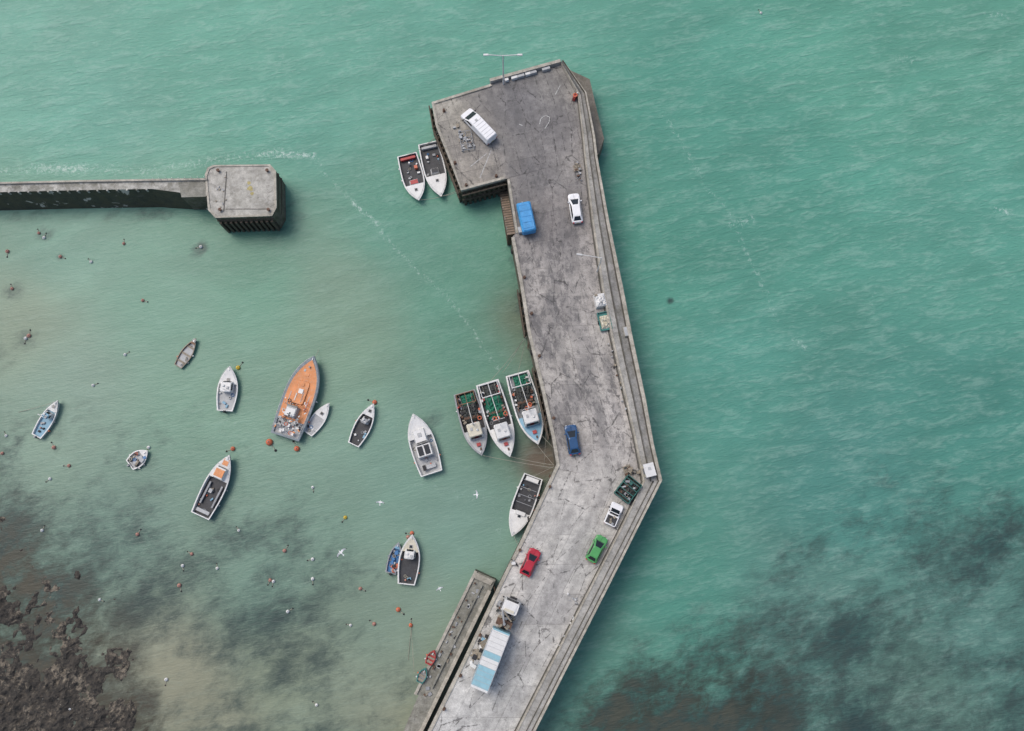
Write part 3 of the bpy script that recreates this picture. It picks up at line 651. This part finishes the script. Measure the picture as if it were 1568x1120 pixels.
# ------------------------------------------------------------ VEHICLES
def car(name,rear,front,paint,kind='car',z=DZ,width=None):
    c,L,rz=frame(rear,front,z+1); m=MB()
    W_=width or {'car':1.76,'van':2.0,'pickup':1.8}[kind]; h=L/2; k=L/4.2
    def ring(x0,x1,w_,z_,r=.35,dz=0):
        p,f=outline(x0,x1,w_,r); return [(x,y,z_-dz*max(0,(x-.5)/1.6)) for x,y in p]
    _,fl=outline(-1,1,1,.3)
    if kind=='car':
        m.loft([ring(-h+.1,h-.1,W_-.15,.2),ring(-h,h,W_,.45,.4),ring(-h+.02,h-.02,W_+.02,.7,.4),ring(-h+.08,h-.1,W_-.06,.86,.42,.1),ring(-h+.2,h-.28,W_-.26,.93,.45,.13)],[dark,paint,paint,paint],True,None,None,paint)
        a,b=-h+.25,h-.95*k
        m.loft([ring(a,b,W_-.16,.9,.2),ring(a+.5*k,b-.85*k,W_-.52,1.38,.22)],[glass],False,fl,paint)
        m.loft([ring(a+.5*k,b-.85*k,W_-.52,1.38,.22),ring(a+.62*k,b-.98*k,W_-.66,1.44,.3)],[paint],True,None,None,paint)
        m.box(((a+b)/2-.1,0,1.1),(.09,W_-.22,.5),paint,0,(1,.8))
        m.box((h-.9*k,0,.9),(.05,W_-.5,.03),dark); m.box((h-.5*k,0,.865),(.7,.02,.02),dark)
        m.cyl((a+.65*k,0,1.44),(a+.5*k,0,1.7),.012,dark,n=4)
        wx=(-h+.8*k,h-.8*k)
    elif kind=='van':
        m.loft([ring(-h+.05,h-.1,W_-.15,.25,.2),ring(-h,h,W_,.5,.3),ring(-h,h-.03,W_+.02,.85,.35),ring(-h+.02,h-.25,W_-.06,1.08,.4)],[dark,paint,paint],True,None,None,paint)
        a,b=-h+.03,h-.85
        r0=ring(a,b,W_-.08,1.07,.15); r1=ring(a+.03,b-1.15,W_-.26,1.85,.18); r2=ring(a+.12,b-1.3,W_-.46,1.98,.25)
        m.loft([r0,r1],[paint]); m.loft([r1,r2],[paint],True,None,None,paint)
        y0,y1=W_/2-.18,W_/2-.27
        m.add([(b-.07,-y0,1.16),(b-.07,y0,1.16),(b-1.0,y1,1.80),(b-1.0,-y1,1.80)],[(0,1,2,3)],glass)
        for sg in (1,-1):
            m.add([(b-.35,sg*(W_/2-.02),1.2),(b-1.9,sg*(W_/2-.02),1.2),(b-1.9,sg*(W_/2-.09),1.7),(b-1.0,sg*(W_/2-.09),1.7)],[(0,1,2,3) if sg<0 else (3,2,1,0)],glass)
        for x in [a+.5+i*.6 for i in range(int((b-1.6-a)/.6))]: m.box((x,0,1.985),(.06,W_-.6,.02),lgrey)
        m.box((b-1.9,0,2.0),(.4,.4,.05),lgrey)
        wx=(-h+.95,h-.9)
    elif kind=='pickup':
        m.loft([ring(-h+.1,h-.1,W_-.15,.25),ring(-h,h,W_,.5,.25),ring(-h,h-.02,W_,.85,.25),ring(-h+.04,h-.2,W_-.1,.98,.25)],[dark,paint,paint],True,None,None,paint)
        a,b=-.1,h-.85; m.loft([ring(a,b,W_-.15,.97,.2),ring(a+.25,b-.55,W_-.4,1.5,.2),ring(a+.32,b-.62,W_-.5,1.54,.2)],[glass,paint],False,fl,paint,paint)
        m.box((-h/2-.05,0,.99),(h-.5,W_-.35,.04),ddeck)
        for q in range(5): m.box((-h/2+U(-.5,.5),U(-.4,.4),1.08),(U(.2,.5),U(.2,.4),.2),random.choice([pallet,grey,white,dark]),U(0,3))
        wx=(-h+.75,h-.75)
    for x in wx:
        for sg in (1,-1):
            m.cyl((x,sg*(W_/2-.2),.32),(x,sg*(W_/2+.02),.32),.32,dark,n=16); m.cyl((x,sg*(W_/2+.0),.32),(x,sg*(W_/2+.03),.32),.18,steel,n=10)
    for sg in (1,-1):
        m.box((h-.12,sg*(W_/2-.32),.66),(.22,.34,.14),lgrey,-sg*.25); m.box((-h+.06,sg*(W_/2-.25),.72),(.14,.26,.2),redl)
        mx=h-1.25*k if kind!='van' else h-1.1
        m.box((mx,sg*(W_/2+.1),1.0 if kind!='van' else 1.25),(.14,.22,.16),dark if kind!='car' else paint)
    m.box((h+.0,0,.5),(.03,.5,.11),white); m.box((-h-.0,0,.6),(.03,.5,.11),skin_y); m.box((h-.02,0,.42),(.08,W_-.6,.14),dark)
    return m.build(name,(c.x,c.y,z),rz)
random.seed(31)
car('white_van',(754,214),(712,170),cleanwhite,'van',width=2.15)
car('white_hatchback_car',(885,340),(878,295),cleanwhite)
car('blue_saloon_car',(881,696),(873,650),carblue)
car('white_pickup_truck',(933,804),(947,771),cleanwhite,'pickup')
car('green_hatchback_car',(904,860),(924,821),cargreen)
car('red_hatchback_car',(803,881),(821,841),carred)
m=MB(); c,L,rz=frame((811,353),(801,309),DZ+2)
p,f=outline(-L/2,L/2,2.15,.25); r0=[(x,y,.5) for x,y in p]; r1=[(x+U(-.03,.03),y+U(-.03,.03),1.85) for x,y in p]; p2,_=outline(-L/2+.18,L/2-.18,1.75,.3); r2=[(x,y,2.05+U(-.03,.05)) for x,y in p2]
m.loft([r0,r1,r2],[tarpblue,tarpblue],False,None,None,tarpblue)
for k in range(5): m.box((-L/2+.5+k*(L-1)/4,0,2.07),(.05,1.7,.05),tarpblue)
for x in (-L*.28,L*.28):
    for sg in (1,-1): m.cyl((x,sg*.85,.35),(x,sg*1.08,.35),.35,dark,n=14)
m.box((0,0,.45),(L*.95,1.8,.12),dark); m.box((-L*.3,1.3,.4),(.9,.5,.7),lgrey); m.cyl((L/2,0,.5),(L/2+.7,0,.45),.06,steel)
m.build('blue_tarpaulin_covered_trailer',(c.x,c.y,DZ),rz)
# lorry
m=MB(); c,L,rz=frame((733,1056),(768,966),DZ+3.2)
Wd=2.55
edges=[-L/2,-L/2+.3,-L*.12,L*.02,L*.12,L/2-.2,L/2]
cols=[white,turq,white,turq,white,turq]
for i in range(6):
    a,b=edges[i],edges[i+1]; m.box(((a+b)/2,0,2.15),(b-a-.004,Wd,2.2),cols[i],0,(1,.985))
    m.box(((a+b)/2,0,3.27),(b-a-.004,Wd-.2,.06),cols[i])
for k in range(12): m.box((-L/2+.4+k*(L-.8)/11,0,3.31),(.04,Wd-.3,.02),lgrey)
for sg in (1,-1): m.box((0,sg*(Wd/2-.05),3.28),(L,.06,.07),steel)
m.box((0,0,.95),(L,2.2,.2),dark)
for x in (-L/2+1.2,-L/2+2.3,L/2-1.5):
    for sg in (1,-1): m.cyl((x,sg*.95,.5),(x,sg*1.25,.5),.5,dark,n=16)
X0=L/2+.35
m.box((X0+1.9,0,.9),(4.6,1.0,.25),dark)
m.box((X0+.55,0,1.6),(.9,2.2,1.1),rust,0); m.cyl((X0+.6,0,1.5),(X0+.6,0,3.2),.2,grey); m.cyl((X0+.6,0,3.1),(X0+2.2,.9,2.9),.14,grey); m.cyl((X0+2.2,.9,2.9),(X0+1.2,-.8,2.6),.11,pallet)
for k in range(20): m.box((X0+U(.1,1.9),U(-1,1),U(1.2,2.1)),(U(.2,.7),U(.2,.6),U(.2,.4)),random.choice([dark,grey,rust,pallet,lgrey,netdark]),U(0,3))
cx=X0+2.9; p,f=outline(cx-.9,cx+1.0,2.4,.25); q,_=outline(cx-.85,cx+.75,2.2,.3)
m.loft([[(x,y,.6) for x,y in p],[(x,y,1.7) for x,y in p]],[white]); m.loft([[(x,y,1.7) for x,y in p],[(x,y,2.5) for x,y in q]],[glass],False,f,white,white)
for sg in (1,-1):
    m.cyl((cx,sg*.95,.5),(cx,sg*1.25,.5),.5,dark,n=16); m.box((cx+.9,sg*1.4,2.0),(.15,.25,.45),dark)
m.box((cx,0,2.53),(1.2,1.6,.06),white); m.box((cx-.5,0,2.6),(.3,1.4,.12),cream)
m.build('curtain_sided_lorry',(c.x,c.y,DZ),rz)
m=MB(); c,L,rz=frame((952,762),(972,736),DZ+1.3); 
def skip(m,L,W_,h,mt,load):
    m.box((0,0,.12),(L*.75,W_*.9,.2),mt)
    for sg in (1,-1): m.box((0,sg*(W_/2-.04),h/2+.1),(L,.08,h),mt); m.box((sg*(L/2-.04),0,h/2+.1),(.08,W_-.17,h),mt)
    for k in range(5): 
        for sg in (1,-1): m.box((-L/2+.3+k*(L-.6)/4,sg*(W_/2+.03),h/2+.1),(.1,.06,h),mt)
    m.heap((0,0,h*.5),L*.93,W_*.9,h*.4,load,12,.8)
skip(m,3.3,2.5,1.4,greenskip,netdark)
for k in range(4): m.box((-1.2+k*.8,0,1.52),(.1,2.4,.06),greenskip)
for k in range(10): m.box((U(-1.3,1.3),U(-.9,.9),1.25),(U(.2,.7),U(.2,.5),.2),random.choice([grey,rust,greenskip,lgrey,pallet]),U(0,3))
m.build('green_waste_skip',(c.x,c.y,DZ),rz)
m=MB(); p=S(993,720,DZ+1.5); m.box((0,0,1.0),(1.3,1.7,2.0),cream); m.box((0,0,2.05),(1.5,1.9,.1),white); m.box((-.66,0,.9),(.04,.8,1.6),grey); m.box((0,.2,2.13),(.4,.4,.08),lgrey)
m.build('white_harbour_light_cabinet',(p[0],p[1],DZ+.5),.25)
def bag(name,u,v,rz,loads):
    m=MB(); m.box((0,0,.45),(1.7,2.1,.9),white,0,(.9,.9)); m.heap((0,0,.85),1.5,1.9,.5,white,10,.6)
    for k in range(loads): m.box((U(-.7,.7),U(-.9,.9),1.05),(U(.2,.6),U(.2,.5),.3),random.choice([teal,grey,pallet]),U(0,3))
    p=S(u,v,DZ+.5); m.build(name,(p[0],p[1],DZ),rz)
bag('white_bulk_bag',919,460,.2,3)
m=MB(); m.box((0,0,.35),(1.8,2.7,.3),teal); 
for sg in (1,-1): m.box((sg*.85,0,.65),(.08,2.7,.35),teal)
m.heap((0,-.1,.5),1.4,2.0,.7,cream,10,.7); m.box((0,1.4,.65),(1.8,.08,.35),teal); m.cyl((-1.0,0,.3),(-.9,0,.3),.3,dark); m.cyl((.9,0,.3),(1.0,0,.3),.3,dark)
p=S(926,492,DZ+.5); m.build('teal_trailer_with_white_load',(p[0],p[1],DZ),.2)
# ------------------------------------------------------------ street furniture
def lamp(u,v,h,rz,z=DZ,arms=2,al=2.3,k=1.0):
    m=MB(); m.cyl((0,0,0),(0,0,.9),.16*k,white,.14*k,8); m.cyl((0,0,.9),(0,0,h),.12*k,white,.09*k,8)
    for sg in ((1,-1) if arms==2 else (1,)):
        m.cyl((0,0,h-.05),(sg*al,0,h+.2),.075*k,white,n=6); m.box((sg*(al+.25),0,h+.22),(.8,.32*k,.14),white,0,(.85,.8)); m.box((sg*(al+.25),0,h+.14),(.55,.2,.03),lgrey)
    p=S(u,v,z); m.build('double_arm_street_lamp' if arms==2 else 'street_lamp',(p[0],p[1],z),rz)
lamp(771,128,7.8,.0)
lamp(914,416,6.5,math.radians(172),DZ+.8,1,3,.7)
def bollard(u,v,z=DZ):
    p=S(u,v,z); m=MB(); m.cyl((0,0,0),(0,0,.45),.14,rust,.12,12); m.cyl((0,0,.45),(0,0,.55),.21,rust,.19,12); m.cyl((0,0,0),(0,0,.05),.25,rust,n=12)
    m.build('mooring_bollard',(p[0],p[1],z))
for u,v in [(680,170),(697,250),(714,284),(760,270),(803,425),(814,480),(826,545),(848,640),(842,745),(796,842),(735,972),(705,1034),(680,1085)]: bollard(u,v)
def pal(u,v,rz,n=2):
    m=MB()
    for j in range(n):
        z=j*.16
        for k in range(6): m.box((-.5+k*.2,0,z+.14),(.12,1.0,.025),pallet)
        for y in (-.45,0,.45): m.box((0,y,z+.06),(1.15,.1,.1),pallet)
    p=S(u,v,DZ); m.build('wooden_pallet_stack',(p[0],p[1],DZ),rz)
for a in [(884,258,.2,2),(960,718,.4,3),(742,985,.5,4),(728,1005,.5,2)]: pal(*a)
def pots(name,u0,v0,u1,v1,n,spread,mats,smin=.3,smax=.9,z=DZ):
    m=MB(); A=S(u0,v0,z);B=S(u1,v1,z); cx,cy=(A[0]+B[0])/2,(A[1]+B[1])/2
    for k in range(n):
        t=R(); x=A[0]+(B[0]-A[0])*t+U(-spread,spread)-cx; y=A[1]+(B[1]-A[1])*t+U(-spread,spread)-cy; q=R()
        mt=random.choice(mats)
        if q<.6: m.box((x,y,.15+U(0,.25)),(U(smin,smax),U(smin,smax)*.7,.3),mt,U(0,3))
        elif q<.75: m.torus((x,y,.08),U(.15,.3),.06,mt,10,5)
        elif q<.9: m.cyl((x,y,0),(x,y,U(.2,.5)),U(.1,.2),mt,n=10)
        else: m.ball((x,y,.15),.15,mt,n=8,k=5)
    m.build(name,(cx,cy,z))
m=MB()
for (x0,y0,x1,y1) in [(0,0,0,3.2),(1.9,0,1.9,3.2),(0,0,1.9,0),(0,1,1.9,1),(0,2.1,1.9,2.1),(0,3.2,1.9,3.2),(.95,0,.95,3.2)]:
    m.cyl((x0,y0,.35),(x1,y1,.35),.06,grey,n=6); m.cyl((x0,y0,0),(x0,y0,.35),.05,grey,n=6)
for k in range(14): m.box((U(0,1.9),U(0,3.2),.2),(U(.2,.5),U(.1,.4),.2),random.choice([grey,white,lgrey,rust]),U(0,3))
p=S(708,232,DZ); m.build('steel_dredge_frame',(p[0],p[1],DZ),.18)
pots('fishing_gear_pile',695,192,712,215,12,.6,[grey,pallet,lgrey,grey],.2,.6)
pots('fishing_gear_pile',882,245,887,275,14,.3,[pallet,grey,lgrey,rust],.2,.6)
pots('lobster_pot_pile',955,722,978,722,16,.5,[netdark,rust,pallet,grey,dark],.3,.7)
pots('fishing_gear_pile',785,865,790,860,9,.5,[dark,white,grey],.2,.6)
pots('fish_box_pile',722,1020,745,975,30,.5,[white,grey,lgrey,ltblue,dark,pallet],.3,1.0)
pots('fishing_gear_pile',764,935,770,922,18,.4,[dark,rust,netdark,grey],.3,.9)
pots('scattered_debris',868,910,885,925,7,.5,[white,lgrey],.1,.25)
pots('scattered_debris',930,520,966,660,12,.3,[rust,dark,lgrey,pallet],.1,.35)
pots('scattered_debris',850,1000,880,940,5,.2,[white,lgrey],.15,.4)
m=MB(); m.box((0,0,.5),(.4,.9,1.0),red); m.torus((0,0,1.1),.3,.08,orangeb); m.box((.1,.5,1.1),(.2,.2,.2),white)
p=S(880,151,DZ); m.build('lifebuoy_stand',(p[0],p[1],DZ),-.5)
m=MB(); m.box((0,0,.2),(.9,1.5,.4),crim,0,(.95,.95)); m.box((0,0,.43),(.7,1.3,.05),lgrey); p=S(959,508,DZ+1.5); m.build('concrete_service_hatch',(p[0],p[1],DZ+1.5),.2)
for (u,v) in [(799,455),(812,525),(838,640),(760,902),(846,728),(690,255)]:
    p=S(u,v,DZ); m=MB()
    for dy in (-.22,.22): m.cyl((0,dy,-4.5),(0,dy,.5),.03,rust,n=6)
    for k in range(14): m.cyl((0,-.22,-4.3+k*.35),(0,.22,-4.3+k*.35),.02,rust,n=5)
    m.build('quay_ladder',(p[0]-.28,p[1],DZ),.2)
for (u,v) in [(786,385),(804,478),(816,540),(838,640),(826,765),(812,795),(672,205)]:
    p=S(u,v,DZ-1.2); m=MB(); m.torus((0,0,0),.33,.13,dark,16,8,math.pi/2,math.pi/2+.2); m.cyl((0,0,.3),(0.2,0,1.25),.02,rope,n=4); m.build('tyre_fender',(p[0]-.25,p[1],DZ-1.2))
pt=NT('worn_road_paint'); n_=pt.noise(pt.pos(),3,6,.75)
pt.set('Base Color',pt.mix(pt.rng(n_,.4,.56),(.22,.215,.21,1),(.48,.48,.46,1))); pt.set('Roughness',.8)
def line(m,a,b,w_,z=DZ+.005):
    A=Vector(s2(*a));B=Vector(s2(*b)); d=(B-A).normalized(); nn=Vector((-d.y,d.x))*w_/2
    m.add([(*(A-nn),z),(*(B-nn),z),(*(B+nn),z),(*(A+nn),z)],[(0,1,2,3)],pt.mat)
m=MB()
for a,b in [((826,190),(828,182)),((828,181.5),(834,177)),((835,176.8),(841,178.5)),((841.5,179),(841,186)),((840.6,187),(834,197)),((795,190),(800,192)),((850,145),(858,130)),
            ((808,990),(818,1000)),((720,255),(745,235)),((735,272),(752,230)),((806,996),(812,985))]: line(m,a,b,.14)
m.build('painted_deck_markings')
# ------------------------------------------------------------ ropes
def ropeline(name,a,za,b,zb,sag=.6,r=.03,mt=rope):
    A=Vector(S(a[0],a[1],za));B=Vector(S(b[0],b[1],zb)); m=MB(); pv=None; n=10
    for i in range(n+1):
        t=i/n; p=A.lerp(B,t)-Vector((0,0,sag*4*t*(1-t))); p=p-A
        if pv is not None: m.cyl(pv,p,r,mt,n=5)
        pv=p
    m.build(name,A)
for a,za,b,zb,sg in [((793,571),1.6,(806,515),5.2,.8),((748,586),1.5,(806,515),5.2,1.2),((770,570),1.3,(800,520),5.2,1.5),((822,680),2.2,(848,712),5.2,.6),((781,699),2,(848,712),5.2,1),((738,697),2,(846,716),5.2,1.3),((824,660),2,(856,695),5.2,.3),
    ((817,729),1.1,(848,714),5.2,.5),((786,819),1.4,(797,842),5.2,.4),((642,306),1.1,(714,284),5.2,1.2),((655,219),1,(676,200),5.2,.5),((676,300),1.1,(714,286),5.2,.7),((624,237),1,(676,200),5.2,1),
    ((833,712),.2,(838,640),5,.2),((90,614),.9,(28,631),.05,.1),((482,548),1.6,(488,535),.05,.1),((630,956),.2,(625,1010),.05,0),((629,958),.2,(634,1030),2,.2)]:
    ropeline('mooring_rope',a,za,b,zb,sg)
# ------------------------------------------------------------ buoys
bu=[(60,357,'p'),(68,364,'w'),(190,373,'p'),(12,385,'p'),(93,393,'p'),(140,401,'w'),(308,378,'w'),(19,442,'p'),(219,460,'p'),(45,514,'p'),(40,518,'w'),(192,543,'w'),(143,590,'w'),(365,563,'y'),(574,616,'o'),
(83,685,'p'),(10,667,'w'),(4,694,'p'),(106,713,'p'),(77,733,'w'),(357,687,'o'),(413,677,'O'),(455,687,'O'),(479,746,'w'),(366,812,'w'),(529,792,'y'),(436,843,'p'),(479,856,'w'),(294,848,'p'),(280,866,'w'),(414,888,'p'),(419,890,'w'),
(479,886,'w'),(441,936,'w'),(552,901,'p'),(610,933,'o'),(573,955,'p'),(629,957,'o'),(537,957,'w'),(153,918,'w'),(485,1079,'w'),(625,822,'p'),(631,816,'o'),(211,818,'p'),(275,896,'p'),(228,685,'w'),(65,812,'w'),(636,872,'w'),(255,1040,'w'),(108,1085,'w'),(1165,20,'w'),(333,870,'w')]
for u,v,k in bu:
    m=MB(); r={'O':.46,'o':.32,'p':.27,'w':.24,'y':.3}[k]*U(.9,1.15); mt={'O':orangeb,'o':orangeb,'p':pinkb,'w':white,'y':yellowb}[k]
    m.ball((0,0,r*.35),r,mt,n=14,k=9); m.cyl((0,0,r*1.25),(0,0,r*1.55),r*.18,dark,n=8); m.torus((0,0,r*1.6),r*.16,r*.06,steel,8,5,math.pi/2)
    a=U(0,6); m.cyl((r*.8*math.cos(a),r*.8*math.sin(a),.04),(r*2.6*math.cos(a),r*2.6*math.sin(a),.03),.05,rope,n=5); m.ball((r*3*math.cos(a),r*3*math.sin(a),.02),r*.42,dark,n=8,k=5)
    p=S(u,v,0); m.build('mooring_buoy',(p[0],p[1],0))
# ------------------------------------------------------------ gulls
gw_=mat('gull_white_feathers',(.82,.82,.82),.8,.05); gg=mat('gull_grey_feathers',(.42,.44,.46),.8,.1); gb=mat('gull_black_feathers',(.03,.03,.03),.8)
def gull(u,v,rz,z,bank=0,s=1.0,flap=.18):
    m=MB(); prof=[(-.34,.02),(-.26,.045),(-.12,.085),(.02,.1),(.14,.085),(.2,.06),(.26,.058),(.31,.045),(.34,.02)]
    rings=[[(x,r*math.cos(a),r*.85*math.sin(a)+(.02 if x>.18 else 0)) for a in [i*math.pi/4 for i in range(8)]] for x,r in prof]
    m.loft(rings,[gw_]*8,True); m.cyl((.33,0,.02),(.41,0,.0),.018,yellowb,.004,6)
    m.add([(-.3,.03,0),(-.3,-.03,0),(-.5,-.1,0),(-.5,.1,0)],[(0,1,2,3)],gw_)
    for sg in (1,-1):
        yy=[.06,.3,.52,.68,.8]; zz=[.03,.03+flap*.5,.03+flap*.6,.03+flap*.5,.03+flap*.4]; le_=[.12,.18,.1,-.03,-.19]; te=[-.1,-.06,-.1,-.17,-.23]
        for i in range(4):
            vs=[(le_[i],sg*yy[i],zz[i]),(le_[i+1],sg*yy[i+1],zz[i+1]),(te[i+1],sg*yy[i+1],zz[i+1]-.01),(te[i],sg*yy[i],zz[i]-.01)]
            if sg<0: vs=vs[::-1]
            m.add(vs,[(0,1,2,3)],gb if i==3 else gw_ if i<1 else gg,True)
    for i in range(len(m.v)): m.v[i]=tuple(s*q for q in m.v[i])
    p=S(u,v,z); o=m.build('flying_seagull',p,rz); o.rotation_euler=(bank,0,rz)
gull(582,769,1.5,6,.1,.85); gull(730,757,.1,8,-.1,.85); gull(522,846,2.4,12,.4,1.1,.3); gull(673,901,2.0,5,.2,.75)
# ------------------------------------------------------------ camera, light, world
cam=bpy.data.cameras.new('camera'); co=bpy.data.objects.new('camera',cam); sc.collection.objects.link(co)
cam.sensor_width=36; cam.lens=36*F/1568; cam.clip_end=5000; co.location=(0,0,H); co.rotation_euler=(T,0,0); sc.camera=co
el=math.radians(58); az=math.radians(-50)
sd=Vector((math.sin(az)*math.cos(el),math.cos(az)*math.cos(el),math.sin(el)))
sl=bpy.data.lights.new('sun','SUN'); sl.energy=1.3; sl.angle=math.radians(32); sl.color=(1,.97,.93)
so=bpy.data.objects.new('sun',sl); sc.collection.objects.link(so); so.rotation_euler=(-sd).to_track_quat('-Z','Y').to_euler()
wd_=bpy.data.worlds.new('World'); sc.world=wd_; wd_.use_nodes=True; nt=wd_.node_tree
sk=nt.nodes.new('ShaderNodeTexSky'); sk.sky_type='NISHITA'; sk.sun_disc=False; sk.sun_elevation=el; sk.sun_rotation=az; sk.air_density=1.0; sk.dust_density=4.0; sk.ozone_density=1.0
bg=nt.nodes['Background']; bg.inputs[1].default_value=.15; nt.links.new(sk.outputs[0],bg.inputs[0])
sc.view_settings.view_transform='Standard'; sc.view_settings.look='None'; sc.view_settings.exposure=0
